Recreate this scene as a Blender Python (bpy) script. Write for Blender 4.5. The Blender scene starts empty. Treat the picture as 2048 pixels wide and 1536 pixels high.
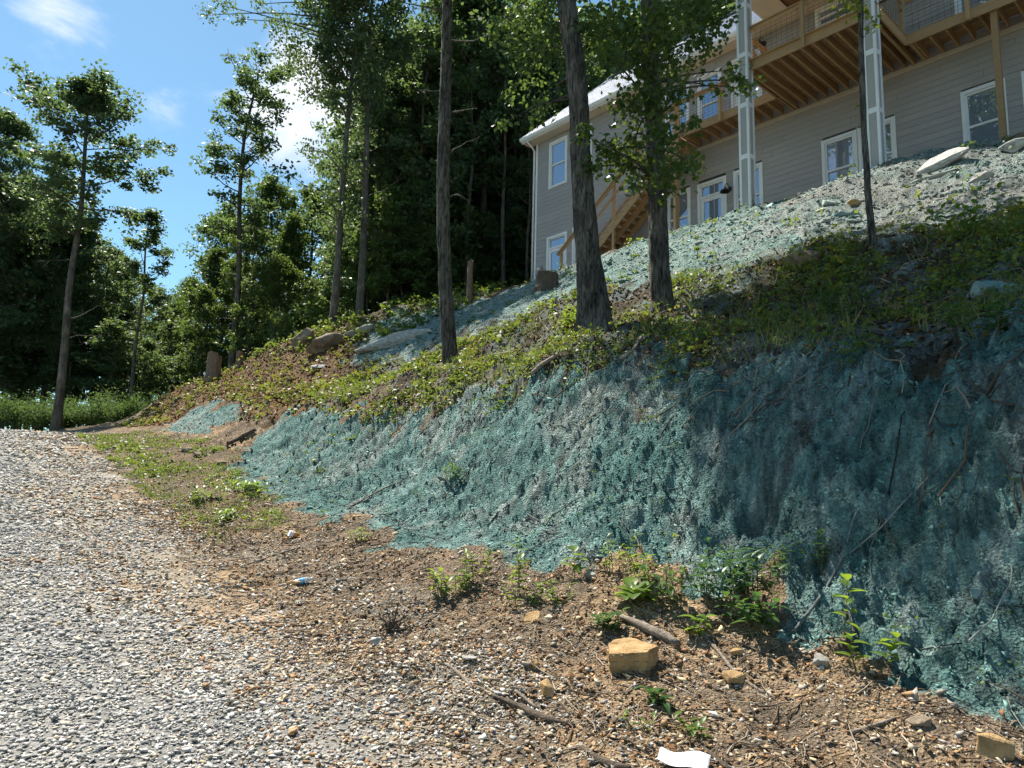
import bpy, bmesh, math, random
import numpy as np
from mathutils import Vector, Matrix
R_ = math.radians
sc = bpy.context.scene
col = sc.collection
rng = np.random.default_rng(7)
random.seed(7)

# ------------------------------------------------------------------ camera
PITCH, ROLL, FPX = R_(8.31), R_(1.415), 1457.0
EYE = np.array([0.0, 0.0, 1.6])
cF = np.array([0, math.cos(PITCH), math.sin(PITCH)])
_u0 = np.array([0, -math.sin(PITCH), math.cos(PITCH)])
_r0 = np.array([1.0, 0, 0])
cR = _r0 * math.cos(ROLL) + _u0 * math.sin(ROLL)
cU = _u0 * math.cos(ROLL) - _r0 * math.sin(ROLL)
cam_d = bpy.data.cameras.new('camera')
cam_d.sensor_width = 36.0
cam_d.lens = 36.0 * FPX / 2048.0
cam_d.clip_start = 0.05
cam_d.clip_end = 3000
cam = bpy.data.objects.new('camera', cam_d)
col.objects.link(cam)
cam.matrix_world = Matrix(((cR[0], cU[0], -cF[0], EYE[0]), (cR[1], cU[1], -cF[1], EYE[1]), (cR[2], cU[2], -cF[2], EYE[2]), (0, 0, 0, 1)))
sc.camera = cam

# ------------------------------------------------------------------ light
SUN_EL = R_(59)
SUN_H = np.array([-0.60, 0.80])            # horizontal direction towards the sun
w = bpy.data.worlds.new('World')
sc.world = w
w.use_nodes = True
nt = w.node_tree
for n in list(nt.nodes):
    nt.nodes.remove(n)
N = nt.nodes.new
out = N('ShaderNodeOutputWorld')
bg = N('ShaderNodeBackground')
bg.inputs['Strength'].default_value = 0.078
sky = N('ShaderNodeTexSky')
sky.sky_type = 'NISHITA'
sky.sun_disc = False
sky.sun_elevation = SUN_EL
sky.sun_rotation = math.atan2(SUN_H[0], SUN_H[1])
sky.altitude = 300
sky.air_density = 1.0
sky.dust_density = 0.35
sky.ozone_density = 1.5
tc = N('ShaderNodeTexCoord')
L = nt.links.new
# clouds: soft noise over the whole dome, gathered into a few banks
mp = N('ShaderNodeMapping')
mp.inputs['Scale'].default_value = (1.0, 1.0, 1.9)
nz = N('ShaderNodeTexNoise')
nz.inputs['Scale'].default_value = 5.5
nz.inputs['Detail'].default_value = 9
nz.inputs['Roughness'].default_value = 0.62
nz.inputs['Distortion'].default_value = 0.35
L(tc.outputs['Generated'], mp.inputs['Vector'])
L(mp.outputs['Vector'], nz.inputs['Vector'])
banks = [((-.50, .71, .505), .09, .75), ((-.245, .84, .487), .12, 1.15), ((-.285, .855, .430), .11, 1.1), ((-.209, .832, .515), .10, .95),
         ((-.33, .80, .50), .04, .35), ((-.43, .80, .425), .06, .38), ((-.41, .82, .395), .05, .3), ((-.36, .90, .24), .12, .5),
         ((.3, -.7, .62), .35, .8), ((-.8, -.4, .5), .30, .8), ((.8, .2, .55), .25, .6), ((-.2, -.95, .3), .3, .8), ((-.9, .3, .35), .2, .6)]
acc = None
for c, rad, amp in banks:
    d = N('ShaderNodeVectorMath')
    d.operation = 'DISTANCE'
    cv = Vector(c).normalized()
    d.inputs[1].default_value = cv
    L(tc.outputs['Generated'], d.inputs[0])
    m = N('ShaderNodeMapRange')
    m.interpolation_type = 'SMOOTHSTEP'
    m.inputs['From Min'].default_value = rad
    m.inputs['From Max'].default_value = 0
    m.inputs['To Min'].default_value = 0
    m.inputs['To Max'].default_value = amp
    L(d.outputs['Value'], m.inputs['Value'])
    if acc is None:
        acc = m.outputs[0]
    else:
        a = N('ShaderNodeMath')
        a.operation = 'MAXIMUM'
        L(acc, a.inputs[0])
        L(m.outputs[0], a.inputs[1])
        acc = a.outputs[0]
a = N('ShaderNodeMath')
a.operation = 'MULTIPLY_ADD'               # noise threshold lowered inside the banks
a.inputs[1].default_value = 0.42
L(acc, a.inputs[0])
L(nz.outputs['Fac'], a.inputs[2])
mr = N('ShaderNodeMapRange')
mr.interpolation_type = 'SMOOTHSTEP'
mr.inputs['From Min'].default_value = 0.60
mr.inputs['From Max'].default_value = 0.98
mr.inputs['To Max'].default_value = 0.95
L(a.outputs[0], mr.inputs['Value'])
mix = N('ShaderNodeMixRGB')
mix.inputs[2].default_value = (6.2, 6.4, 6.7, 1)
L(mr.outputs[0], mix.inputs[0])
tint = N('ShaderNodeMixRGB')
tint.blend_type = 'MULTIPLY'
tint.inputs[0].default_value = 1
tint.inputs[2].default_value = (.68, .90, .88, 1)
L(sky.outputs[0], tint.inputs[1])
L(tint.outputs[0], mix.inputs[1])
L(mix.outputs[0], bg.inputs['Color'])
L(bg.outputs[0], out.inputs['Surface'])

sd = bpy.data.lights.new('sun', 'SUN')
sd.energy = 4.6
sd.angle = R_(0.55)
sd.color = (1.0, 0.94, 0.84)
so = bpy.data.objects.new('sun', sd)
col.objects.link(so)
_sd = Vector((SUN_H[0] * math.cos(SUN_EL), SUN_H[1] * math.cos(SUN_EL), math.sin(SUN_EL)))
so.rotation_euler = _sd.to_track_quat('Z', 'Y').to_euler()
so.location = _sd * 60
sc.view_settings.view_transform = 'Standard'
sc.view_settings.look = 'None'
sc.view_settings.gamma = 1
sc.view_settings.exposure = 1.28
sc.cycles.use_adaptive_sampling = True
sc.cycles.adaptive_threshold = 0.03
sc.cycles.max_bounces = 7
sc.cycles.diffuse_bounces = 3
sc.cycles.transmission_bounces = 4
sc.cycles.transparent_max_bounces = 4
sc.cycles.use_denoising = True
sc.cycles.denoising_input_passes = 'RGB_ALBEDO_NORMAL'
sc.cycles.denoising_prefilter = 'NONE'

# ------------------------------------------------------------------ helpers
def ray(px, py):
    return cF + cR * (px - 1024) / FPX - cU * (py - 768) / FPX

def at(px, py, Y):
    """point seen towards (px,py) of the photograph, Y metres ahead of the camera"""
    d = ray(px, py)
    return EYE + d * (Y / d[1])

def mat(name):
    m = bpy.data.materials.new(name)
    m.use_nodes = True
    t = m.node_tree
    b = t.nodes['Principled BSDF']
    return m, t, b

def node(t, kind, **kw):
    n = t.nodes.new(kind)
    for k, v in kw.items():
        if k in n.inputs:
            n.inputs[k].default_value = v
        else:
            setattr(n, k, v)
    return n

def ramp(t, src, stops):
    r = t.nodes.new('ShaderNodeValToRGB')
    e = r.color_ramp.elements
    while len(e) < len(stops):
        e.new(0.5)
    for i, (p, c) in enumerate(stops):
        e[i].position = p
        e[i].color = (*c, 1) if len(c) == 3 else c
    t.links.new(src, r.inputs[0])
    return r.outputs[0]

def bump(t, b, src, strength, dist=0.02):
    n = node(t, 'ShaderNodeBump', Strength=strength, Distance=dist)
    t.links.new(src, n.inputs['Height'])
    t.links.new(n.outputs[0], b.inputs['Normal'])

def objco(t):
    return t.nodes.new('ShaderNodeTexCoord').outputs['Object']

def simple(name, c0, c1, scale=8, rough=.7, bmp=0, detail=6, stretch=None, spec=.3, bscale=None):
    """two-tone noise material"""
    m, t, b = mat(name)
    co = objco(t)
    if stretch:
        mpn = node(t, 'ShaderNodeMapping', Scale=stretch)
        t.links.new(co, mpn.inputs['Vector'])
        co = mpn.outputs[0]
    nzn = node(t, 'ShaderNodeTexNoise', Scale=scale, Detail=detail, Roughness=.6)
    t.links.new(co, nzn.inputs['Vector'])
    c = ramp(t, nzn.outputs['Fac'], [(.32, c0), (.68, c1)])
    t.links.new(c, b.inputs['Base Color'])
    b.inputs['Roughness'].default_value = rough
    b.inputs['Specular IOR Level'].default_value = spec
    if bmp:
        n2 = node(t, 'ShaderNodeTexNoise', Scale=bscale or scale * 3, Detail=6, Roughness=.65)
        t.links.new(co, n2.inputs['Vector'])
        bump(t, b, n2.outputs['Fac'], bmp)
    return m

def colored(name, rough=.9, vary=.25, scale=60, spec=.2, bmp=.3):
    """colour from the mesh's own 'col' attribute, broken up by noise"""
    m, t, b = mat(name)
    at_ = node(t, 'ShaderNodeAttribute', attribute_name='col')
    nzn = node(t, 'ShaderNodeTexNoise', Scale=scale, Detail=5, Roughness=.6)
    t.links.new(objco(t), nzn.inputs['Vector'])
    mx = node(t, 'ShaderNodeMixRGB', blend_type='MULTIPLY')
    mx.inputs[0].default_value = 1
    r = ramp(t, nzn.outputs['Fac'], [(.3, (1 - vary,) * 3), (.7, (1 + vary * .4,) * 3)])
    t.links.new(at_.outputs['Color'], mx.inputs[1])
    t.links.new(r, mx.inputs[2])
    t.links.new(mx.outputs[0], b.inputs['Base Color'])
    b.inputs['Roughness'].default_value = rough
    b.inputs['Specular IOR Level'].default_value = spec
    if bmp:
        bump(t, b, nzn.outputs['Fac'], bmp, .01)
    return m

def leafmat(name, stops, trans=.42, tcol=(.20, .30, .035), scale=.8, attr=False, rough=.5):
    m, t, b = mat(name)
    if attr:
        c = node(t, 'ShaderNodeAttribute', attribute_name='col').outputs['Color']
    else:
        geo = t.nodes.new('ShaderNodeNewGeometry')
        nzn = node(t, 'ShaderNodeTexNoise', Scale=scale, Detail=4, Roughness=.75)
        t.links.new(geo.outputs['Position'], nzn.inputs['Vector'])
        c = ramp(t, nzn.outputs['Fac'], stops)
    b.inputs['Roughness'].default_value = rough
    b.inputs['Specular IOR Level'].default_value = .35
    t.links.new(c, b.inputs['Base Color'])
    tr = t.nodes.new('ShaderNodeBsdfTranslucent')
    mx = node(t, 'ShaderNodeMixRGB', blend_type='MIX')
    mx.inputs[0].default_value = .6
    mx.inputs[2].default_value = (*tcol, 1)
    t.links.new(c, mx.inputs[1])
    t.links.new(mx.outputs[0], tr.inputs['Color'])
    ms = t.nodes.new('ShaderNodeMixShader')
    ms.inputs[0].default_value = trans
    o = t.nodes['Material Output']
    t.links.new(b.outputs[0], ms.inputs[1])
    t.links.new(tr.outputs[0], ms.inputs[2])
    t.links.new(ms.outputs[0], o.inputs['Surface'])
    return m

def tag(o, label=None, cat=None, group=None, kind=None):
    if label: o['label'] = label
    if cat: o['category'] = cat
    if group: o['group'] = group
    if kind: o['kind'] = kind
    return o

def empty(name, loc=(0, 0, 0), rz=0, parent=None):
    o = bpy.data.objects.new(name, None)
    col.objects.link(o)
    o.location = loc
    o.rotation_euler = (0, 0, rz)
    o.empty_display_size = .2
    o.parent = parent
    return o

def link(name, me, m=None, parent=None, loc=None):
    if m is not None and not me.materials:
        me.materials.append(m)
    o = bpy.data.objects.new(name, me)
    col.objects.link(o)
    o.parent = parent
    if loc is not None:
        o.location = loc
    return o

def npmesh(name, V, F, colr=None, smooth=False):
    """mesh from arrays; F is an (n,k) array of equal polygons"""
    V = np.ascontiguousarray(V, dtype=np.float32)
    F = np.ascontiguousarray(F, dtype=np.int32)
    me = bpy.data.meshes.new(name)
    n, k = F.shape
    me.vertices.add(len(V))
    me.vertices.foreach_set('co', V.ravel())
    me.loops.add(n * k)
    me.loops.foreach_set('vertex_index', F.ravel())
    me.polygons.add(n)
    me.polygons.foreach_set('loop_start', np.arange(0, n * k, k, dtype=np.int32))
    me.polygons.foreach_set('loop_total', np.full(n, k, dtype=np.int32))
    if smooth:
        me.polygons.foreach_set('use_smooth', np.ones(n, dtype=bool))
    if colr is not None:
        at_ = me.attributes.new('col', 'FLOAT_COLOR', 'POINT')
        c4 = np.ones((len(V), 4), dtype=np.float32)
        c4[:, :3] = colr
        at_.data.foreach_set('color', c4.ravel())
    me.update(calc_edges=True)
    me.validate()
    return me

class MB:
    """collects boxes, bars and tubes into one mesh"""
    def __init__(s):
        s.V, s.F = [], []
    def add(s, V, F):
        o = len(s.V)
        s.V += [tuple(map(float, v)) for v in V]
        s.F += [tuple(i + o for i in f) for f in F]
        return s
    def box(s, a, b):
        x0, x1 = sorted((a[0], b[0])); y0, y1 = sorted((a[1], b[1])); z0, z1 = sorted((a[2], b[2]))
        return s.add([(x0, y0, z0), (x1, y0, z0), (x1, y1, z0), (x0, y1, z0), (x0, y0, z1), (x1, y0, z1), (x1, y1, z1), (x0, y1, z1)],
                     [(0, 3, 2, 1), (4, 5, 6, 7), (0, 1, 5, 4), (1, 2, 6, 5), (2, 3, 7, 6), (3, 0, 4, 7)])
    def bar(s, p, q, w, h, up=(0, 0, 1)):
        p, q = Vector(p), Vector(q)
        d = (q - p).normalized()
        sx = d.cross(Vector(up)).normalized() * (w / 2)
        uz = sx.cross(d).normalized() * (h / 2)
        V = [c + a * sx + b * uz for c in (p, q) for a, b in ((-1, -1), (1, -1), (1, 1), (-1, 1))]
        return s.add(V, [(0, 1, 2, 3), (7, 6, 5, 4), (0, 4, 5, 1), (1, 5, 6, 2), (2, 6, 7, 3), (3, 7, 4, 0)])
    def prism(s, poly, ax, a0, a1):
        """poly = 2D outline, extruded along axis ax from a0 to a1"""
        n = len(poly)
        def P(p, a):
            return {0: (a, p[0], p[1]), 1: (p[0], a, p[1]), 2: (p[0], p[1], a)}[ax]
        V = [P(p, a0) for p in poly] + [P(p, a1) for p in poly]
        F = [tuple(range(n)), tuple(range(2 * n - 1, n - 1, -1))] + [(i, i + n, (i + 1) % n + n, (i + 1) % n) for i in range(n)]
        return s.add(V, F)
    def tube(s, P, r, n=7):
        V, F = tube_arrays(np.array(P, float), np.array(r, float) if np.ndim(r) else np.full(len(P), r), n)
        return s.add(V, [tuple(f) for f in F])
    def mesh(s, name='m', smooth=False):
        me = bpy.data.meshes.new(name)
        me.from_pydata(s.V, [], s.F)
        if smooth:
            for p in me.polygons: p.use_smooth = True
        bm = bmesh.new(); bm.from_mesh(me)
        bmesh.ops.recalc_face_normals(bm, faces=bm.faces)
        bm.to_mesh(me); bm.free()
        return me
    def build(s, name, m, parent=None, smooth=False, loc=None):
        return link(name, s.mesh(name, smooth), m, parent, loc)

def frames(P):
    d = np.gradient(P, axis=0)
    d /= np.linalg.norm(d, axis=1)[:, None] + 1e-9
    ref = np.where(np.abs(d[:, 2:3]) > .9, np.array([[1., 0, 0]]), np.array([[0, 0, 1.]]))
    if (np.abs(d[:, 2]) > .6).mean() > .5:
        ref[:] = (1., 0, 0)
    a = np.cross(d, ref); a /= np.linalg.norm(a, axis=1)[:, None] + 1e-9
    b = np.cross(d, a)
    return a, b

def tube_arrays(P, r, n=7, disp=None):
    """quad tube along P; returns V, F (ends closed by a fan-free ring tip)"""
    a, b = frames(P)
    th = np.arange(n) * 2 * np.pi / n
    rr = r[:, None] * np.ones(n)[None, :]
    if disp is not None:
        rr = rr * disp
    V = P[:, None, :] + rr[..., None] * (np.cos(th)[None, :, None] * a[:, None, :] + np.sin(th)[None, :, None] * b[:, None, :])
    m = len(P)
    V = V.reshape(-1, 3)
    i, j = np.meshgrid(np.arange(m - 1), np.arange(n), indexing='ij')
    F = np.stack([i * n + j, i * n + (j + 1) % n, (i + 1) * n + (j + 1) % n, (i + 1) * n + j], -1).reshape(-1, 4)
    # end caps: collapse rings to their centres
    k = len(V)
    V = np.vstack([V, P[:1], P[-1:]])
    jj = np.arange(n)
    c0 = np.stack([np.full(n, k), (jj + 1) % n, jj, jj], -1)
    c1 = np.stack([np.full(n, k + 1), (m - 1) * n + jj, (m - 1) * n + (jj + 1) % n, (m - 1) * n + (jj + 1) % n], -1)
    caps = [tuple(x[:3]) for x in np.vstack([c0, c1])]
    return V, [tuple(f) for f in F] + caps

# ------------------------------------------------------------------ ground shape
A36=np.radians(36.0); SA,CA=np.sin(A36),np.cos(A36)
def st2xy(s,t): return -SA*s+CA*t, CA*s+SA*t
def xy2st(x,y): return -SA*x+CA*y, CA*x+SA*y
def _h(ix,iy,seed):
    n=(ix.astype(np.int64)*374761393+iy.astype(np.int64)*668265263+seed*1274126177)&0xffffffff
    n=((n^(n>>13))*1274126177)&0xffffffff
    return ((n^(n>>16))&0xffff)/65535.0
def vnoise(x,y,seed=0):
    ix=np.floor(x);iy=np.floor(y);fx=x-ix;fy=y-iy
    fx=fx*fx*(3-2*fx);fy=fy*fy*(3-2*fy)
    a=_h(ix,iy,seed);b=_h(ix+1,iy,seed);c=_h(ix,iy+1,seed);d=_h(ix+1,iy+1,seed)
    return (a+(b-a)*fx)*(1-fy)+(c+(d-c)*fx)*fy-.5
def fbm(x,y,seed=0,oct=4,gain=.5):
    r=0;a=1.
    for i in range(oct): r=r+a*vnoise(x,y,seed+i*17);x=x*2.03+3.1;y=y*2.03+1.7;a*=gain
    return r
def smin(a,b,k): 
    h=np.clip(.5+.5*(b-a)/k,0,1); return b*(1-h)+a*h-k*h*(1-h)
def sstep(a,b,x): 
    q=np.clip((x-a)/(b-a),0,1);return q*q*(3-2*q)
def zroad(s): return np.interp(s,[-30,-6,0,3.2,5,6.6,9.6,13,17,22,27,31,36,45,60,90,200],[-1.5,-.3,0,.12,.3,.48,.82,1.25,1.85,2.5,3.03,3.25,3.5,4.0,4.8,6.0,8])
def base(s,t):
    """smooth ground height in the road (s) / uphill (t) frame"""
    zr=zroad(s)
    zt=np.interp(s,[-8,0,1.8,2.8,4.1,5.4,7,9.2,12.6,16.7,19.5,27.5,35,42],[.2,.3,.4,.55,.82,.97,1.08,1.2,1.6,2.15,2.6,3.5,4.1,4.6])
    zb=np.interp(s,[-8,-2,2.9,4.1,6.15,8.2,10.3,12.4,17.3,22.7,29.2,35,42],[2.7,3.0,3.21,3.3,3.55,3.82,3.74,3.78,3.9,4.25,4.95,5.9,6.5])
    g=np.interp(s,[-8,5,10,15,18,22,25,27,31,40],[.60,.61,.64,.655,.635,.585,.60,.68,.86,.95])
    q=np.clip((t-2.3)/2.7,0,1); z=zr+(zt-zr)*q**1.5
    f=np.clip((t-5.0)/2.5,0,1); face=zt+(zb-zt)*(f-.10*np.sin(2*np.pi*f))
    z=np.where(t>5.0,face,z)
    up=zb+g*(t-7.5)-.34*np.exp(-((t-9.0)/1.3)**2)*np.clip((t-7.5)/1.5,0,1)
    z=np.where(t>7.5,up,z)
    cap=np.interp(s,[-30,0,5.5,8.1,11.5,15.35,17.9,23.3,24.5,26.8,28.5,31.2,35.2,38,41,60,120],[9.5,9.5,9.5,9.35,9.35,9.6,9.8,10.22,10.05,9.6,9.05,8.15,6.75,5.2,4.6,5.0,7.0])
    hill=.40*np.clip(t-25,0,60)
    z=np.where(t>5,smin(z,cap+hill,.35),z)
    far=zroad(s)+.3+.36*np.clip(t-9,0,60)
    w=sstep(37,46,s)
    z=np.where(t>3,z*(1-w)+np.maximum(z*0+far,z*0)*w,z)
    z=z+np.where(t<-7,-.10*np.clip(-7-t,0,12),0)
    return z

def pip(s, t, poly):
    """points inside polygon (arrays)"""
    inside = np.zeros(s.shape, bool)
    n = len(poly)
    for i in range(n):
        x0, y0 = poly[i]; x1, y1 = poly[(i + 1) % n]
        if y0 == y1: continue
        c = ((t < y0) != (t < y1)) & (s < (x1 - x0) * (t - y0) / (y1 - y0) + x0)
        inside ^= c
    return inside

FACE = [(16.5, 4.5), (19.2, 5.9), (17.9, 6.6), (13.8, 6.45), (11.8, 6.75), (10.1, 6.95), (8.8, 7.1), (7.24, 7.22), (5.74, 7.05), (4.8, 7.14), (4, 7.28), (3.2, 7.3), (2.4, 7.4), (-4, 7.5), (-4, 5.05),
        (1.8, 5.0), (2.3, 4.85), (2.85, 5.03), (3.64, 5.2), (4.13, 5.0), (5.25, 4.9), (5.97, 4.6), (7.02, 4.35), (7.81, 4.1), (8.8, 4.4), (9.96, 4.35), (11.5, 3.95), (14.4, 4.1)]
PATCH = [(26.4, 4.8), (29.4, 6.6), (25.5, 7.0), (22.1, 6.4), (23.2, 5.9), (23.1, 5.3)]
UPPER = [(24.9, 10.5), (27.2, 13.0), (24.9, 15.2), (21, 16.6), (16.5, 16.4), (10.7, 16.3), (7.9, 16.2), (6.2, 16.8), (0, 17), (0, 12.2), (3.9, 11.9), (4.8, 11.8), (5.6, 11.3), (6.6, 11.4), (7.7, 10.8), (8.6, 10.5), (11.4, 11.4), (13.4, 11.6), (15.7, 11), (18.8, 10.4), (21, 10)]
ROCKY = [(10.5, 16.5), (-2, 18), (-2, 11), (3.5, 10.8), (5.4, 10.9), (6.9, 11.1), (9.2, 12.9)]
BENCH = [(19.8, 7.1), (20.7, 9.9), (17, 10.2), (15.5, 10.8), (12.9, 11.2), (10.3, 11), (8, 10.5), (6.8, 10.9), (5.5, 11.1), (3.7, 11.3), (-3, 11.3), (-3, 7.3), (2.4, 7.3), (3.2, 7.15), (3.9, 7.13), (4.75, 7.1), (5.7, 6.95), (7.1, 7.07), (8.6, 6.95), (10, 6.8), (11.6, 6.6), (13.6, 6.35), (16.7, 6.5)]
NOSE = [(31, 4.2), (34, 5), (38, 7), (37, 9.5), (32, 11.5), (28.6, 12.6), (25, 11.5), (24, 10.3), (20.5, 9.8), (17.5, 6.8), (19.2, 6.1), (22.1, 6.15), (25.5, 7.04), (29.4, 6.64), (27, 4.9)]
VERGE = [(27, 2.5), (26, 4.4), (18.1, 5.1), (14.4, 4.1), (11.5, 3.9), (10, 3.5), (9.8, 2.55), (13.3, 2.4), (17.6, 2.4)]

def relief(s, t):
    """clods, rills and hollows of the cut face, talus and tracks"""
    j = fbm(s * 1.1, t * 1.1, 5, 3) * .5
    face = sstep(4.3, 5.4, t + j) * (1 - sstep(7.3, 8.6, t + j)) * (1 - sstep(20, 26, s) * .6)
    talus = sstep(2.0, 2.9, t) * (1 - face) * (1 - sstep(7.5, 8.5, t))
    up = sstep(7.6, 8.6, t)
    lim = 1 - sstep(17.0, 18.0, t)
    d = face * (.28 * fbm(s * .8, t * .9, 11, 3) + .11 * fbm(s * 3.1, t * 2.6, 23, 3) + (.055 + .05 * sstep(5, 9, s)) * fbm((s + t) * 4.2, (s - t) * .9, 31, 3) + .07 * np.abs(fbm((s + t) * 11, (s - t) * 3.0, 37, 3)) + .135 * fbm(s * 13, t * 13, 41, 3, .70))
    d = d + talus * (.10 * fbm(s * 1.3, t * 1.3, 13, 3) + .03 * fbm(s * 9, t * 9, 19, 3))
    d = d + up * lim * (.22 * fbm(s * .7, t * .7, 61, 3) + .10 * fbm(s * 3, t * 3, 67, 4, .6))
    d = d + (1 - sstep(1.7, 3, t)) * (.03 * fbm(s * .5, t * 1.2, 71, 3) - .025 * np.exp(-((t - .2) / .35) ** 2) - .02 * np.exp(-((t + 1.6) / .35) ** 2))
    # two burrow-like hollows and a scarp lip under the bench
    for cs, ct, r0, dep in ((4.18, 5.92, .21, .62), (4.49, 5.66, .09, .22), (2.57, 6.7, .10, .2), (9.2, 6.7, .3, .12), (12.5, 6.2, .35, .12)):
        d = d - dep * np.exp(-(((s - cs) ** 2 + (t - ct) ** 2) / r0 ** 2))
    return d

def ground(s, t):
    t0 = t
    wl = sstep(5.2, 6.2, t) * (1 - sstep(8.6, 9.8, t)) * (1 - sstep(18, 24, s))
    t = t + wl * (.34 * fbm(s * .9, t * .5, 171, 3) + .13 * fbm(s * 4.0, t * 2.5, 177, 3)) * sstep(6.2, 7.2, t)
    z = (base(s, t - .4) + 2 * base(s, t) + base(s, t + .4)) / 4
    w_ = sstep(4.2, 5.2, t) * (1 - sstep(9, 10, t))
    return base(s, t) * (1 - w_) + z * w_ + relief(s, t0)

def gz(x, y):
    s, t = xy2st(np.asarray(x, float), np.asarray(y, float))
    return ground(s, t)

_k = np.concatenate([np.arange(1.5, 12, .01), np.arange(12, 130, .04)])
def on(px, py):
    """the ground point seen towards (px,py) of the photograph"""
    P = EYE + ray(px, py) * _k[:, None]
    s, t = xy2st(P[:, 0], P[:, 1])
    z = base(s, t)
    near = np.nonzero(np.abs(P[:, 2] - z) < 1.1)[0]      # full relief only close to the surface
    if len(near):
        z[near] = ground(s[near], t[near])
    below = P[:, 2] < z
    i = int(np.argmax(below)) if below.any() else 300 + int(np.argmin(((P[:, 2] - z) / P[:, 1])[300:]))
    return np.array([P[i, 0], P[i, 1], z[i]])

# ------------------------------------------------------------------ ground sheets
def grow(a, b, step):
    o = [a]
    while o[-1] < b:
        o.append(o[-1] + step(o[-1]))
    return np.array(o)

def lerp(a, b, q):
    return np.asarray(a)[None, :] * (1 - q[:, None]) + np.asarray(b)[None, :] * q[:, None]

def ground_color(s, t):
    n1 = fbm(s * .9, t * .9, 101, 4) + .5
    n2 = fbm(s * 4.5, t * 4.5, 103, 4) + .5
    n3 = fbm(s * 16, t * 16, 107, 3) + .5
    js, jt = s + fbm(s * 2.2, t * 2.2, 111, 4) * 1.1, t + fbm(s * 2.2, t * 2.2, 117, 4) * (.75 + .9 * sstep(5.8, 6.8, t))
    q1, q2, q3 = np.clip(n1, 0, 1), np.clip(n2, 0, 1), np.clip(n3, 0, 1)
    dirt = lerp((.165, .125, .088), (.30, .222, .148), q2)
    dirt = lerp_a(dirt, lerp((.27, .185, .11), (.37, .26, .155), q3), sstep(.52, .72, n1 * .8 + n2 * .3))
    dirt = dirt * (.75 + .5 * q3)[:, None]
    grav = lerp((.19, .184, .17), (.32, .308, .285), q2)
    tan = sstep(.5, 2.3, t + (n1 - .5) * 1.6) * .75
    track = np.exp(-((t - .95 + (n1 - .5) * .5) / .28) ** 2) * .55 * sstep(7, 14, s)
    grav = lerp_a(grav, lerp((.34, .26, .15), (.42, .33, .21), q2), np.clip(np.maximum(tan * .55, track), 0, 1))
    streak = fbm((s + t) * 6.5, (s - t) * 1.3, 151, 4) + .5
    tealc = lerp((.058, .138, .124), (.245, .366, .332), np.clip(q1 * .3 + q2 * .35 + streak * .55 - .15, 0, 1))
    grey = lerp((.13, .145, .135), (.29, .30, .275), q3)
    gsel = sstep(.50, .80, n2 * .6 + n1 * .45)
    tealc = lerp_a(tealc, grey, gsel * .6) * (.55 + .88 * q3)[:, None]
    soil = lerp((.055, .046, .032), (.135, .110, .070), q2)
    soil = lerp_a(soil, lerp((.085, .105, .095), (.20, .215, .195), q3), sstep(.40, .62, n1 * .5 + n2 * .5) * (s < 23))
    dry = lerp((.075, .050, .028), (.23, .135, .06), q2)
    rock = lerp((.15, .15, .13), (.33, .325, .29), np.clip(q2 * .7 + q3 * .4, 0, 1))
    c = dirt
    # gravel of the drive, thinning into the dirt
    wg = 1 - sstep(1.5, 3.0, t - .4 * (1 - sstep(4, 9, s)) + (n1 - .5) * 2.2)
    c = lerp_a(c, grav, wg)
    wv = pip(js, jt, VERGE).astype(float)
    c = lerp_a(c, lerp((.10, .085, .05), (.22, .15, .085), q2), wv * .75)
    c = lerp_a(c, soil, sstep(6.6, 7.4, jt))
    c = lerp_a(c, dry, pip(js, jt, NOSE) * .9)
    c = lerp_a(c, tealc, (pip(js, jt, FACE) | pip(js, jt, PATCH)) * 1.0)
    up = pip(js, jt, UPPER)
    c = lerp_a(c, lerp_a(tealc * 1.35, rock * 1.05, .30 + 0 * s), up * 1.0)
    c = lerp_a(c, lerp_a(rock * 1.05, tealc * 1.3, np.clip(n1 - .25, 0, .5)), pip(js, jt, ROCKY) * .85)
    pad = sstep(16.3, 17.3, jt) * (s < 25)
    c = lerp_a(c, lerp((.22, .15, .09), (.32, .22, .13), q2), pad * .8)
    far = sstep(38, 42, s) * sstep(1.5, 3, t)
    c = lerp_a(c, lerp((.05, .04, .022), (.09, .075, .04), q2), far)
    return c

def lerp_a(a, b, w):
    w = np.asarray(w, float)[:, None]
    return a * (1 - w) + b * w

def sheet(name, S, T, m):
    ss, tt = np.meshgrid(S, T, indexing='ij')
    s, t = ss.ravel(), tt.ravel()
    z = ground(s, t)
    x, y = st2xy(s, t)
    ns, n_t = len(S), len(T)
    i, j = np.meshgrid(np.arange(ns - 1), np.arange(n_t - 1), indexing='ij')
    F = np.stack([i * n_t + j, i * n_t + j + 1, (i + 1) * n_t + j + 1, (i + 1) * n_t + j], -1).reshape(-1, 4)
    V = np.stack([x, y, z], -1)
    a, b, c = V[F[0, 0]], V[F[0, 1]], V[F[0, 2]]
    if np.cross(b - a, c - b)[2] < 0:
        F = F[:, ::-1]
    me = npmesh(name, V, F, ground_color(s, t), smooth=True)
    return tag(link(name, me, m), kind='structure')

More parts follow.
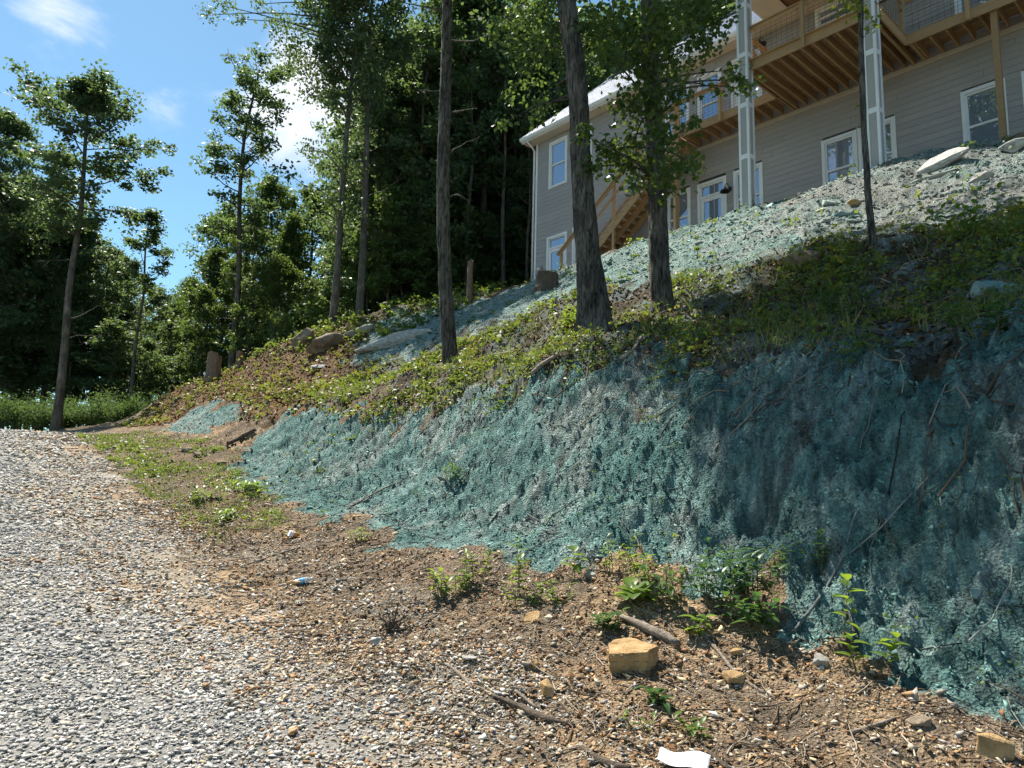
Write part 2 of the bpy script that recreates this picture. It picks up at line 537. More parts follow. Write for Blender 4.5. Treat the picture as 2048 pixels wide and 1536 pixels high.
def earth(name, bscale, bstr, bdist, rough=.95):
    m, t, b = mat(name)
    a = node(t, 'ShaderNodeAttribute', attribute_name='col')
    co = objco(t)
    n1 = node(t, 'ShaderNodeTexNoise', Scale=bscale, Detail=7, Roughness=.7)
    t.links.new(co, n1.inputs['Vector'])
    v1 = node(t, 'ShaderNodeTexVoronoi', Scale=bscale * 1.6)
    t.links.new(co, v1.inputs['Vector'])
    mx = node(t, 'ShaderNodeMixRGB', blend_type='MULTIPLY')
    mx.inputs[0].default_value = 1
    t.links.new(a.outputs['Color'], mx.inputs[1])
    t.links.new(ramp(t, n1.outputs['Fac'], [(.30, (.38,) * 3), (.72, (1.5,) * 3)]), mx.inputs[2])
    t.links.new(mx.outputs[0], b.inputs['Base Color'])
    b.inputs['Roughness'].default_value = rough
    b.inputs['Specular IOR Level'].default_value = .15
    ad = node(t, 'ShaderNodeMath', operation='MULTIPLY_ADD')
    ad.inputs[1].default_value = .6
    t.links.new(v1.outputs['Distance'], ad.inputs[0])
    t.links.new(n1.outputs['Fac'], ad.inputs[2])
    bump(t, b, ad.outputs[0], bstr, bdist)
    return m

M = {}
M['earth'] = earth('earth', 30, 1.0, .05)
M['gravel_bed'] = earth('gravel_bed', 30, .8, .03)
M['floor'] = earth('forest_floor', 6, .6, .06)
S_f = grow(-4, 42, lambda v: max(.024, .0034 * (v + 5)))
T_f = np.concatenate([np.arange(2.3, 8.6, .031), grow(8.6, 20.6, lambda v: .05 if v < 17.5 else .2)])
sheet('hillside', S_f, T_f, M['earth'])
S_r = grow(-4, 62, lambda v: max(.06, .012 * (v + 4)))
sheet('gravel_drive', S_r, np.arange(-9.0, 2.301, .1130), M['gravel_bed'])
# coarse land all round, sunk a little under the two fine sheets
g1 = np.concatenate([-grow(4.4, 420, lambda v: 2 + .12 * v)[::-1], np.arange(-4, 62.1, 2.0), grow(64, 520, lambda v: 1 + .05 * v)])
g2 = np.concatenate([-grow(9.4, 420, lambda v: 2 + .10 * v)[::-1], np.arange(-9, 21, 2.0), grow(22, 480, lambda v: 1.5 + .06 * (v - 20))])
ss, tt = np.meshgrid(g1, g2, indexing='ij')
s, t = ss.ravel(), tt.ravel()
zz = base(np.clip(s, -30, 200), np.clip(t, -40, 90))
ins = ((s > -3.2) & (s < 40.5) & (t > 2.4) & (t < 20)) | ((s > -3.2) & (s < 60.5) & (t > -8.6) & (t <= 2.4))
zz = zz - np.where(ins, .7, .02)
x, y = st2xy(s, t)
n_t = len(g2)
i, j = np.meshgrid(np.arange(len(g1) - 1), np.arange(n_t - 1), indexing='ij')
F = np.stack([i * n_t + j, (i + 1) * n_t + j, (i + 1) * n_t + j + 1, i * n_t + j + 1], -1).reshape(-1, 4)[:, ::-1]
me = npmesh('terrain', np.stack([x, y, zz], -1), F, lerp((.05, .042, .024), (.10, .085, .045), np.clip(fbm(s * .2, t * .2, 5) + .5, 0, 1)), smooth=True)
tag(link('terrain', me, M['floor']), kind='structure')

# ------------------------------------------------------------------ loose stones
def hull(points):
    bm = bmesh.new()
    for p in points:
        bm.verts.new(p)
    r = bmesh.ops.convex_hull(bm, input=bm.verts)
    bmesh.ops.delete(bm, geom=[g for g in r['geom_interior'] if isinstance(g, bmesh.types.BMVert)], context='VERTS')
    bmesh.ops.triangulate(bm, faces=bm.faces)
    bm.verts.index_update()
    V = np.array([v.co[:] for v in bm.verts])
    Fc = np.array([[v.index for v in f.verts] for f in bm.faces])
    bm.free()
    return V, Fc

def stone_templates(n, npts, flat, seed):
    r = np.random.default_rng(seed)
    out = []
    for _ in range(n):
        p = r.normal(size=(npts, 3))
        p /= np.abs(p).max(1)[:, None] ** .75 * np.linalg.norm(p, axis=1)[:, None] ** .25
        p *= r.uniform(.75, 1, (npts, 1)) * .5
        p *= np.array([r.uniform(1.0, 1.6), r.uniform(.7, 1.0), flat * r.uniform(.7, 1.2)])
        out.append(hull(p))
    return out

def rotmats(n, tilt, r):
    a, b, c = r.uniform(0, 2 * np.pi, n), r.normal(0, tilt, n), r.normal(0, tilt, n)
    ca, sa, cb, sb, cc, sn = np.cos(a), np.sin(a), np.cos(b), np.sin(b), np.cos(c), np.sin(c)
    z, o = np.zeros(n), np.ones(n)
    Rz = np.stack([ca, -sa, z, sa, ca, z, z, z, o], -1).reshape(n, 3, 3)
    Rx = np.stack([o, z, z, z, cb, -sb, z, sb, cb], -1).reshape(n, 3, 3)
    Ry = np.stack([cc, z, sn, z, o, z, -sn, z, cc], -1).reshape(n, 3, 3)
    return Rx @ Ry @ Rz

def scatter(P, size, C, temps, tilt, r, sink=.25):
    """joins many stones into arrays"""
    n = len(P)
    which = r.integers(0, len(temps), n)
    Rm = rotmats(n, tilt, r)
    VV, FF, CC, off = [], [], [], 0
    for k, (V, Fc) in enumerate(temps):
        idx = np.nonzero(which == k)[0]
        if not len(idx): continue
        v = np.einsum('nij,vj->nvi', Rm[idx], V) * size[idx][:, None, None]
        v[..., 2] += (size[idx] * V[:, 2].max() * (1 - sink * 2))[:, None]
        v = v + P[idx][:, None, :]
        f = Fc[None] + (np.arange(len(idx)) * len(V))[:, None, None] + off
        VV.append(v.reshape(-1, 3)); FF.append(f.reshape(-1, 3)); CC.append(np.repeat(C[idx], len(V), 0))
        off += len(idx) * len(V)
    return np.vstack(VV), np.vstack(FF), np.vstack(CC)

def inview(x, y, m=1.2):
    return (np.abs(x) < .74 * y + m) & (y > 1.5)

def sample(s0, s1, t0, t1, dens, r):
    n = int((s1 - s0) * (t1 - t0) * dens)
    s, t = r.uniform(s0, s1, n), r.uniform(t0, t1, n)
    x, y = st2xy(s, t)
    k = inview(x, y)
    return s[k], t[k]

def pick(pal, n, r, jit=.12):
    c = np.array(pal)[r.integers(0, len(pal), n)]
    return np.clip(c * (1 + r.normal(0, jit, (n, 1))), .01, .85)

GREY = [(.46, .44, .40), (.37, .355, .33), (.54, .52, .475), (.31, .302, .29), (.42, .39, .335), (.60, .575, .525), (.48, .415, .315), (.25, .247, .24), (.40, .385, .36), (.50, .48, .44)]
TAN = [(.40, .30, .17), (.46, .36, .22), (.35, .22, .11), (.30, .19, .11), (.42, .40, .36), (.28, .25, .21), (.50, .43, .32), (.24, .14, .075), (.38, .33, .27), (.33, .17, .08)]
r = np.random.default_rng(21)
gt = stone_templates(9, 8, .50, 3)
Ps, Sz, Cs = [], [], []
for a, b, dn, lo, hi in ((1.2, 6, 2200, .0185, .042), (6, 11, 1080, .024, .050), (11, 18, 400, .035, .066), (18, 32, 110, .055, .10)):
    s, t = sample(a, b, -8.5, 3.4, dn, r)
    edge = t - .6 * (1 - sstep(4, 9, s)) + fbm(s * 1.0, t * 1.0, 301, 4) * 1.7 + fbm(s * 4, t * 4, 305, 3) * 1.0
    k = r.uniform(size=len(s)) < np.clip((2.75 - edge) / 1.2, np.where(s < 8, .28, .08), 1)
    s, t, edge = s[k], t[k], edge[k]
    x, y = st2xy(s, t)
    z = ground(s, t)
    Ps.append(np.stack([x, y, z], -1))
    Sz.append(np.clip(r.lognormal(math.log(lo * 1.45), .33, len(s)), lo * .7, hi * 1.35))
    c = pick(GREY, len(s), r)
    tn = (edge > .9) & (r.uniform(size=len(s)) < .45)
    c[tn] = pick(TAN, tn.sum(), r)
    Cs.append(c)
V, F, C = scatter(np.vstack(Ps), np.concatenate(Sz), np.vstack(Cs), gt, .30, r, .16)
M['stone'] = colored('stone', .85, .3, 70, .25, .25)
tag(link('loose_gravel', npmesh('loose_gravel', V, F, C), M['stone']), kind='stuff')

Ps, Sz, Cs = [], [], []
ct = stone_templates(9, 6, .5, 5)
for a, b, dn, md in ((.5, 6, 1350, .023), (6, 12, 560, .029), (12, 26, 80, .048)):
    s, t = sample(a, b, 1.0, 5.6, dn, r)
    kk = (t > 2.2) | (r.uniform(size=len(s)) < .35)
    s, t = s[kk], t[kk]
    jt = t + fbm(s * 2.2, t * 2.2, 117, 4) * .75
    k = (~pip(s, jt, FACE)) & (r.uniform(size=len(s)) < np.where(fbm(s * 1.1, t * 1.4, 331, 3) > .12, .35, 1))
    s, t = s[k], t[k]
    x, y = st2xy(s, t)
    Ps.append(np.stack([x, y, ground(s, t)], -1))
    Sz.append(np.clip(r.lognormal(math.log(md), .5, len(s)), .008, .085))
    Cs.append(pick(TAN, len(s), r, .18))
V, F, C = scatter(np.vstack(Ps), np.concatenate(Sz), np.vstack(Cs), ct, .5, r, .2)
tag(link('talus_rubble', npmesh('talus_rubble', V, F, C), M['stone']), kind='stuff')

Ps, Sz, Cs = [], [], []
for a, b, t0, t1, dn, md in ((-1, 7, 4.2, 7.6, 1100, .026), (7, 13, 3.8, 7.4, 400, .031), (13, 20, 3.8, 7.0, 120, .048), (20, 29, 4.8, 7, 40, .06)):
    s, t = sample(a, b, t0, t1, dn, r)
    jt = t + fbm(s * 2.2, t * 2.2, 117, 4) * .75
    k = pip(s, jt, FACE) | pip(s, jt, PATCH)
    s, t = s[k], t[k]
    x, y = st2xy(s, t)
    Ps.append(np.stack([x, y, ground(s, t) - .003], -1))
    Sz.append(np.clip(r.lognormal(math.log(md), .45, len(s)), .010, .11))
    Cs.append(ground_color(s, t) * (1.1 + r.normal(0, .28, (len(s), 1))))
V, F, C = scatter(np.vstack(Ps), np.concatenate(Sz), np.clip(np.vstack(Cs), .01, .6), ct, .6, r, .3)
M['clod'] = colored('clod', .95, .3, 60, .12, .4)
tag(link('hydroseeded_clods', npmesh('hydroseeded_clods', V, F, C), M['clod']), kind='stuff')

s, t = sample(-1, 27, 9.6, 17.2, 190, r)
k = (pip(s, t, UPPER) | pip(s, t, ROCKY)) & (r.uniform(size=len(s)) < np.clip(1.1 - s / 30, .25, 1))
s, t = s[k], t[k]
x, y = st2xy(s, t)
ft = stone_templates(7, 8, .32, 9)
V, F, C = scatter(np.stack([x, y, ground(s, t)], -1), np.clip(r.lognormal(math.log(.042), .55, len(s)), .02, .26),
                  np.clip(ground_color(s, t) * (1.12 + r.normal(0, .25, (len(s), 1))), .02, .6), ft, .35, r, .3)
tag(link('shale_flakes', npmesh('shale_flakes', V, F, C), M['clod']), kind='stuff')

# ------------------------------------------------------------------ house
AZ = R_(41.6)
H0 = (0.813, 29.5, 10.28)
M['siding'] = simple('siding', (.35, .325, .31), (.375, .35, .332), 1.3, .6, 0)
_t = M['siding'].node_tree
_b = _t.nodes['Principled BSDF']
_src = _b.inputs['Base Color'].links[0].from_socket
_oi = _t.nodes.new('ShaderNodeObjectInfo')
_mx = node(_t, 'ShaderNodeMixRGB', blend_type='MULTIPLY'); _mx.inputs[0].default_value = 1
_t.links.new(_src, _mx.inputs[1])
_t.links.new(ramp(_t, _oi.outputs['Random'], [(0, (.93, .93, .93)), (1, (1.05, 1.04, 1.03))]), _mx.inputs[2])
_t.links.new(_mx.outputs[0], _b.inputs['Base Color'])
M['column_panel'] = simple('column_panel', (.38, .36, .345), (.42, .40, .385), 4, .6)
M['trim'] = simple('white_trim', (.74, .75, .75), (.82, .82, .81), 3, .5)
M['soffit'] = simple('soffit', (.58, .52, .42), (.64, .58, .47), 2, .6)
M['band'] = simple('band_board', (.46, .42, .35), (.52, .47, .39), 4, .65)
M['sheath'] = simple('sheathing', (.06, .055, .05), (.08, .075, .07), 4, .9)
M['iron'] = simple('black_iron', (.012, .012, .013), (.03, .028, .026), 12, .45)
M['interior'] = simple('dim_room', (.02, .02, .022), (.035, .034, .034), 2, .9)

def woodmat(name, c0, c1, dark):
    m, t, b = mat(name)
    co = objco(t)
    oi = t.nodes.new('ShaderNodeObjectInfo')
    mpn = node(t, 'ShaderNodeMapping', Scale=(2.2, 16, 16))
    ad = node(t, 'ShaderNodeVectorMath', operation='ADD')
    t.links.new(co, ad.inputs[0]); t.links.new(oi.outputs['Random'], ad.inputs[1])
    t.links.new(ad.outputs[0], mpn.inputs['Vector'])
    n1 = node(t, 'ShaderNodeTexNoise', Scale=1.6, Detail=7, Roughness=.65, Distortion=.6)
    t.links.new(mpn.outputs[0], n1.inputs['Vector'])
    v = node(t, 'ShaderNodeTexVoronoi', Scale=1.3)
    t.links.new(ad.outputs[0], v.inputs['Vector'])
    c = ramp(t, n1.outputs['Fac'], [(.28, c0), (.72, c1)])
    kn = ramp(t, v.outputs['Distance'], [(.025, dark), (.075, (1, 1, 1))])
    mx = node(t, 'ShaderNodeMixRGB', blend_type='MULTIPLY'); mx.inputs[0].default_value = .8
    t.links.new(c, mx.inputs[1]); t.links.new(kn, mx.inputs[2])
    m2 = node(t, 'ShaderNodeMixRGB', blend_type='MULTIPLY'); m2.inputs[0].default_value = 1
    t.links.new(mx.outputs[0], m2.inputs[1])
    t.links.new(ramp(t, oi.outputs['Random'], [(0, (.80, .78, .76)), (1, (1.12, 1.1, 1.05))]), m2.inputs[2])
    t.links.new(m2.outputs[0], b.inputs['Base Color'])
    b.inputs['Roughness'].default_value = .75
    b.inputs['Specular IOR Level'].default_value = .2
    bump(t, b, n1.outputs['Fac'], .25, .004)
    return m
M['wood'] = woodmat('deck_lumber', (.37, .232, .12), (.49, .33, .185), (.25, .16, .1))
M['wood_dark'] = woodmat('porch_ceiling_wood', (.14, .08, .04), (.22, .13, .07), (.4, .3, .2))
m, t, b = mat('window_glass')
b.inputs['Base Color'].default_value = (.34, .40, .48, 1)
b.inputs['Metallic'].default_value = .55
b.inputs['Roughness'].default_value = .02
b.inputs['Specular IOR Level'].default_value = .8
n1 = node(t, 'ShaderNodeTexNoise', Scale=1.2, Detail=2)
t.links.new(objco(t), n1.inputs['Vector'])
bump(t, b, n1.outputs['Fac'], .012, .05)
M['glass'] = m
m, t, b = mat('metal_roofing')
n1 = node(t, 'ShaderNodeTexNoise', Scale=1.3, Detail=5)
t.links.new(objco(t), n1.inputs['Vector'])
t.links.new(ramp(t, n1.outputs['Fac'], [(.3, (.30, .32, .36)), (.7, (.40, .42, .46))]), b.inputs['Base Color'])
b.inputs['Metallic'].default_value = .7
b.inputs['Roughness'].default_value = .32
M['roof'] = m

house = empty('house', H0, AZ - math.pi / 2)
tag(house, 'two storey taupe sided house with metal roof and wooden decks on top of the bank', 'house')
UE = 21.0
# name, u0, u1, v0, v1 of the outer casing
OPEN = [('window', .80, 1.85, 3.76, 5.81), ('window', 2.17, 3.20, 3.76, 5.81), ('door', .75, 1.90, -.78, 1.68), ('window', 2.20, 3.25, -.1, 1.72),
        ('window', 6.75, 7.75, -.20, 1.75), ('door', 8.03, 9.14, -.75, 1.73), ('window', 9.40, 10.43, -.2, 1.76), ('window', 12.32, 13.35, -.2, 1.76),
        ('window', 13.37, 14.39, -.2, 1.77), ('window', 15.99, 16.98, -.2, 1.78), ('window', 17.32, 18.35, -.2, 1.78),
        ('window', 6.72, 7.75, 3.45, 5.62), ('window', 8.08, 9.02, 3.45, 5.62), ('door', 9.38, 10.48, 3.30, 5.65), ('window', 12.28, 14.7, 5.35, 6.02),
        ('window', 16.0, 17.6, 3.6, 5.6), ('window', 18.6, 19.8, 3.6, 5.6)]

def rects(openings, U0, U1, V0, V1):
    """wall rectangle minus openings, in vertical strips"""
    us = sorted({U0, U1, *[o[1] + .05 for o in openings], *[o[2] - .05 for o in openings]})
    for a, b_ in zip(us, us[1:]):
        c = (a + b_) / 2
        hs = sorted((o[3] + .05, o[4] - .05) for o in openings if o[1] + .05 <= c <= o[2] - .05)
        v = V0
        for h0, h1 in hs:
            if h0 > v: yield a, b_, v, h0
            v = max(v, h1)
        if v < V1: yield a, b_, v, V1

wm = MB()
for a, b_, c, d in rects(OPEN, 0, UE, -1.6, 6.05):
    wm.box((a, .02, c), (b_, .14, d))
wm.box((.0, .02, -1.6), (.14, 10.4, 6.05))
wm.box((UE - .14, .02, -1.6), (UE, 10.4, 6.05))
wm.box((0, 10.3, -1.6), (UE, 10.4, 6.05))
wm.prism([(.02, 6.0), (10.4, 6.0), (5.2, 10.9)], 0, 0, .12)
wm.prism([(.02, 6.0), (10.4, 6.0), (5.2, 10.9)], 0, UE - .12, UE)
wall = wm.build('wall', M['sheath'], house)
MB().box((.2, 1.2, -1.5), (UE - .2, 1.3, 6)).build('dark_room_sheet', M['interior'], house)  # near-black sheet; the darkness of the rooms is put into its colour
# siding courses, each board its own piece
EXP = .18
v = -1.4
while v < 6.0:
    top = min(v + EXP, 6.03)
    if 2.86 < v + EXP and v < 2.9:
        pass
    cuts = sorted((o[1] + .03, o[2] - .03) for o in OPEN if o[3] + .05 < top - .02 and o[4] - .05 > v + .02)
    a = .10
    spans = []
    for c0, c1 in cuts:
        if c0 > a: spans.append((a, c0))
        a = max(a, c1)
    spans.append((a, UE))
    cut = []
    for a, b_ in spans:
        while b_ - a > 3.66:
            j = a + random.uniform(1.6, 3.6)
            cut.append((a, j - .003)); a = j + .003
        cut.append((a, b_))
    spans = cut
    for a, b_ in spans:
        if b_ - a < .05: continue
        mb = MB()
        mb.add([(a, -.016, v), (b_, -.016, v), (b_, .03, v), (a, .03, v), (a, -.004, top + .02), (b_, -.004, top + .02), (b_, .03, top + .02), (a, .03, top + .02)],
               [(0, 3, 2, 1), (4, 5, 6, 7), (0, 1, 5, 4), (1, 2, 6, 5), (2, 3, 7, 6), (3, 0, 4, 7)])
        mb.build('siding_board', M['siding'], wall)
    v += EXP
MB().box((-.012, -.026, -1.5), (.10, .11, 6.03)).build('corner_board', M['trim'], house)
MB().box((8.0, -.045, 2.90), (UE, .03, 3.04)).build('band_board', M['band'], house)

def opening(kind, u0, u1, v0, v1):
    w_ = empty(kind, (0, 0, 0), 0, house)
    c = .095
    fr = MB()
    fr.box((u0, -.042, v0), (u0 + c, .03, v1)); fr.box((u1 - c, -.042, v0), (u1, .03, v1))
    fr.box((u0 + c, -.045, v1 - c), (u1 - c, .03, v1)); fr.box((u0 + c, -.055, v0), (u1 - c, .03, v0 + c * .8))
    fr.build('frame', M['trim'], w_)
    a, b_, lo, hi = u0 + c, u1 - c, v0 + c * .8, v1 - c
    def pane(p0, p1, q0, q1, y=.045):
        MB().box((p0, y, q0), (p1, y + .012, q1)).build('pane', M['glass'], w_)
    if kind == 'door':
        tb = hi - .42
        tr = MB()
        tr.box((a, -.02, tb - .04), (b_, .06, tb + .04))
        for q in (a, b_ - .05): tr.box((q, -.005, tb + .04), (q + .05, .07, hi))
        tr.box((a, -.005, hi - .05), (b_, .065, hi))
        tr.build('transom_bar', M['trim'], w_)
        pane(a + .05, b_ - .05, tb + .04, hi - .05)
        lf = MB()
        st_ = .13
        lf.box((a, .0, lo), (a + st_, .06, tb - .04)); lf.box((b_ - st_, .0, lo), (b_, .06, tb - .04))
        lf.box((a + st_, .004, tb - .04 - st_), (b_ - st_, .056, tb - .04)); lf.box((a + st_, .004, lo), (b_ - st_, .056, lo + .25))
        lf.build('door_leaf', M['trim'], w_)
        pane(a + st_, b_ - st_, lo + .25, tb - .04 - st_, .03)
        MB().tube([(b_ - .06, -.01, lo + 1.0), (b_ - .06, -.06, lo + 1.0), (b_ - .17, -.06, lo + 1.0)], .012, 6).build('handle', M['iron'], w_)
    else:
        mid = (lo + hi) / 2
        sa = MB()
        g = .05
        for q in (a, b_ - g): sa.box((q, -.012, lo), (q + g, .06, hi))
        for z0, z1 in ((lo, lo + g), (hi - g, hi)): sa.box((a + g, -.010, z0), (b_ - g, .06, z1))
        sa.box((a + g, -.006, mid - .03), (b_ - g, .05, mid + .03))
        sa.build('sash', M['trim'], w_)
        pane(a + g, b_ - g, mid + .03, hi - g, .03)
        pane(a + g, b_ - g, lo + g, mid - .03, .045)
for o in OPEN:
    opening(*o)

# eaves and roof
PITCHR = .9
MB().box((-.38, -.46, 6.035), (UE, .0, 6.06)).build('soffit', M['soffit'], house)
MB().box((-.40, -.50, 6.03), (UE, -.462, 6.21)).build('fascia', M['trim'], house)
gm = MB()
gm.prism([(-.502, 6.20), (-.502, 6.085), (-.56, 6.075), (-.615, 6.12), (-.63, 6.205), (-.615, 6.205), (-.60, 6.13), (-.555, 6.095), (-.515, 6.10), (-.515, 6.20)], 0, -.42, 11.0)
gm.build('gutter', M['trim'], house)
dm = MB()
dm.tube([(-.02, -.55, 6.09), (-.02, -.52, 5.99), (-.05, -.18, 5.83), (-.06, -.075, 5.72), (-.06, -.075, -.35)], .04, 8)
dm.build('downspout', M['trim'], house, smooth=True)
rv0, rv1, ry0, ry1 = 6.235, 6.235 + PITCHR * 5.76, -.56, 5.2
prof = []
u = -.42
while u < UE:
    prof += [(u, 0), (u + .085, 0), (u + .10, .028), (u + .135, .028), (u + .15, 0)]
    u += .15
V = []
for (uu, hh) in prof:
    V += [(uu, ry0, rv0 + hh), (uu, ry1, rv1 + hh)]
Fq = [(2 * i, 2 * i + 2, 2 * i + 3, 2 * i + 1) for i in range(len(prof) - 1) if prof[i + 1][0] > prof[i][0]]
rp = MB(); rp.add(V, Fq)
rp.add([(-.42, ry1, rv1), (UE, ry1, rv1), (UE, 10.95, rv0), (-.42, 10.95, rv0)], [(0, 1, 2, 3)])
roof = rp.build('roof', M['roof'], house)
rk = MB()
rk.bar((-.43, ry0, rv0 - .06), (-.43, ry1, rv1 - .06), .03, .17, up=(0, 0, 1))
rk.build('rake_board', M['trim'], roof)
rs = MB()
rs.add([(-.41, ry0, rv0 - .03), (.1, ry0, rv0 - .03), (.1, ry1, rv1 - .03), (-.41, ry1, rv1 - .03)], [(0, 1, 2, 3)])
rs.build('rake_soffit', M['soffit'], roof)
MB().bar((-.43, ry1, rv1 + .03), (UE, ry1, rv1 + .03), .3, .03).build('ridge_cap', M['roof'], roof)
pm = MB(); pm.tube([(8.85, .15, 6.7), (8.85, .15, 7.35)], .04, 8); pm.build('vent_pipe', M['iron'], roof)
# porch roof above the centre deck
pr = empty('porch_roof', (0, 0, 0), 0, house)
MB().box((10.95, -3.35, 6.10), (11.72, -.47, 6.13)).build('soffit', M['soffit'], pr)
MB().box((15.0, -3.35, 6.10), (15.75, -.47, 6.13)).build('soffit', M['soffit'], pr)
MB().box((10.92, -3.38, 6.09), (10.95, -.64, 6.30)).build('fascia', M['trim'], pr)
MB().box((11.45, -3.12, 5.86), (15.18, -2.82, 6.10)).build('beam', M['trim'], pr)
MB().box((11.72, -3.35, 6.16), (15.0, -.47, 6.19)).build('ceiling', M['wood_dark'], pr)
MB().prism([(10.9, 6.29), (15.8, 6.29), (13.35, 8.6)], 1, -3.4, .8).build('gable_roof', M['roof'], pr)

# square trimmed columns
def column(u0, wc):
    c = empty('column', (0, 0, 0), 0, house)
    hw = .155
    y0 = -wc
    MB().box((u0 - hw + .022, y0 - hw + .022, -1.45), (u0 + hw - .022, y0 + hw - .022, 5.9)).build('panel', M['column_panel'], c)
    k = .062
    for a in (-1, 1):
        for b_ in (-1, 1):
            x0, x1 = sorted((u0 + a * hw, u0 + a * (hw - k))); z0, z1 = sorted((y0 + b_ * hw, y0 + b_ * (hw - k)))
            MB().box((x0, z0, -1.45), (x1, z1, 5.88)).build('corner_trim', M['trim'], c)
    for vz in (-1.05, .42, 1.92, 3.42, 4.92):
        g = MB()
        g.box((u0 - hw + k, y0 - hw + .003, vz), (u0 + hw - k, y0 + hw - .003, vz + .13))
        g.box((u0 - hw + .003, y0 - hw + k, vz + .002), (u0 + hw - .003, y0 + hw - k, vz + .128))
        g.build('band', M['trim'], c)
column(11.61, 2.98)
column(15.0, 3.0)

# decks
deck = empty('deck', (0, 0, 0), 0, house)
DB, DT = 3.05, 3.285
def lumber(name, a, b_, par=None):
    return MB().box(a, b_).build(name, M['wood'], par or deck)
u = 11.62
while u < 15.0:
    lumber('joist', (u, -2.90, DB), (u + .038, -.05, DT)); u += .31
u = 8.2
while u < 11.55:
    lumber('joist', (u, -1.06, DB), (u + .038, -.05, DT)); u += .37
u = 15.28
while u < UE:
    lumber('joist', (u, -1.06, DB), (u + .038, -.05, DT)); u += .37
lumber('fascia_board', (11.50, -2.95, DB - .02), (15.14, -2.905, DT + .02))
lumber('fascia_board', (11.50, -2.903, DB - .02), (11.545, -1.10, DT + .02))
lumber('fascia_board', (15.09, -2.903, DB - .02), (15.14, -1.10, DT + .02))
lumber('beam', (14.92, -2.90, DB - .03), (14.99, -.05, DT - .005))
lumber('beam', (15.20, -1.06, DB - .03), (15.27, -.05, DT - .005))
lumber('fascia_board', (8.12, -1.11, DB - .02), (11.498, -1.065, DT + .02))
lumber('fascia_board', (15.142, -1.11, DB - .02), (UE, -1.065, DT + .02))
lumber('fascia_board', (8.12, -1.063, DB - .02), (8.16, -.05, DT + .02))
y = -.05
k = 0
while y > -2.9:
    lo, hi = (8.1, UE) if y > -1.0 else (11.48, 15.16)
    MB().box((lo, y - .135, DT + .004), (hi, y, DT + .034)).build('deck_board', M['wood'], deck)
    y -= .142
def rail_run(p, q, n_wires_from=DT + .1):
    """top rail, lower rail and welded wire panel between two deck points (u, y)"""
    TOP = 4.31
    lumber_bar = lambda a, b_, w_, h_: MB().bar(a, b_, w_, h_).build('rail', M['wood'], deck)
    lumber_bar((p[0], p[1], TOP), (q[0], q[1], TOP), .135, .036)
    lumber_bar((p[0], p[1], TOP - .065), (q[0], q[1], TOP - .065), .036, .088)
    g = MB()
    Lr = math.hypot(q[0] - p[0], q[1] - p[1])
    for i in range(1, int(Lr / .15)):
        f = i * .15 / Lr
        x_, y_ = p[0] + (q[0] - p[0]) * f, p[1] + (q[1] - p[1]) * f
        g.bar((x_, y_, DT + .03), (x_, y_, TOP - .1), .005, .005, up=(1, .3, 0))
    for i in range(1, 9):
        z_ = DT + .03 + i * .105
        g.bar((p[0], p[1], z_), (q[0], q[1], z_), .005, .005)
    g.build('wire_panel', M['iron'], deck)
def post(u0, y0, v0, v1, s_=.09, nm='post', par=None):
    return MB().box((u0 - s_ / 2, y0 - s_ / 2, v0), (u0 + s_ / 2, y0 + s_ / 2, v1)).build(nm, M['wood'], par or deck)
for pu in (13.30,):
    post(pu, -2.997, DB - .05, 4.29, .088, 'rail_post')
rail_run((11.78, -2.93), (14.84, -2.93))
for pu in (8.08, 9.65):
    post(pu, -1.155, DB - .05, 4.29, .088, 'rail_post')
rail_run((8.0, -1.09), (11.5, -1.09))
for pu in (16.58, 18.6):
    post(pu, -1.155, DB - .05, 4.29, .088, 'rail_post')
rail_run((15.16, -1.09), (UE, -1.09))
post(15.06, -1.14, DT, 4.29, .088, 'rail_post')
rail_run((15.11, -2.85), (15.11, -1.15))
rail_run((11.52, -2.85), (11.52, -1.15))
# diagonal braces seen through the railing
MB().bar((11.55, -2.9, 4.1), (11.55, -1.25, 3.4), .04, .14).build('brace', M['wood'], deck)
post(17.07, -.95, -1.4, DB, .135, 'support_post')
post(7.88, -1.0, -1.4, DB, .12, 'support_post')
post(20.4, -.95, -1.4, DB, .135, 'support_post')

# outside stair down to the left
stair = empty('staircase', (0, 0, 0), 0, house)
SL = .80
def top_v(u_): return .25 + SL * (u_ - 4.57)
for yw in (-1.22, -.70, -.20):
    mb = MB()
    mb.prism([(3.35, top_v(3.35)), (8.12, top_v(8.12)), (8.12, top_v(8.12) - .34), (3.35, top_v(3.35) - .34)], 1, yw, yw + .045)
    mb.build('stringer', M['wood'], stair)
k = 0
u = 3.42
while u < 8.0:
    vv = top_v(u) + .06
    MB().box((u, -1.24, vv), (u + .255, -.15, vv + .034)).build('tread', M['wood'], stair)
    MB().box((u + .235, -1.20, vv + .07), (u + .253, -.17, vv + .205)).build('riser', M['wood'], stair)
    u += .235
MB().bar((2.60, -1.25, .22), (8.05, -1.25, 4.33), .14, .038).build('hand_rail', M['wood'], stair)
MB().bar((2.70, -1.25, .20), (8.05, -1.25, 4.24), .038, .09).build('hand_rail', M['wood'], stair)
MB().bar((3.6, -1.25, .42), (8.05, -1.25, 3.80), .038, .09).build('mid_rail', M['wood'], stair)
MB().bar((3.0, -.17, .45), (8.05, -.17, 4.25), .038, .09).build('mid_rail', M['wood'], stair)
for pu, v1 in ((2.75, .27), (5.33, 2.25), (7.95, 4.25)):
    post(pu, -1.19 if pu < 7 else -1.19, -1.4, v1, .09, 'post', stair)

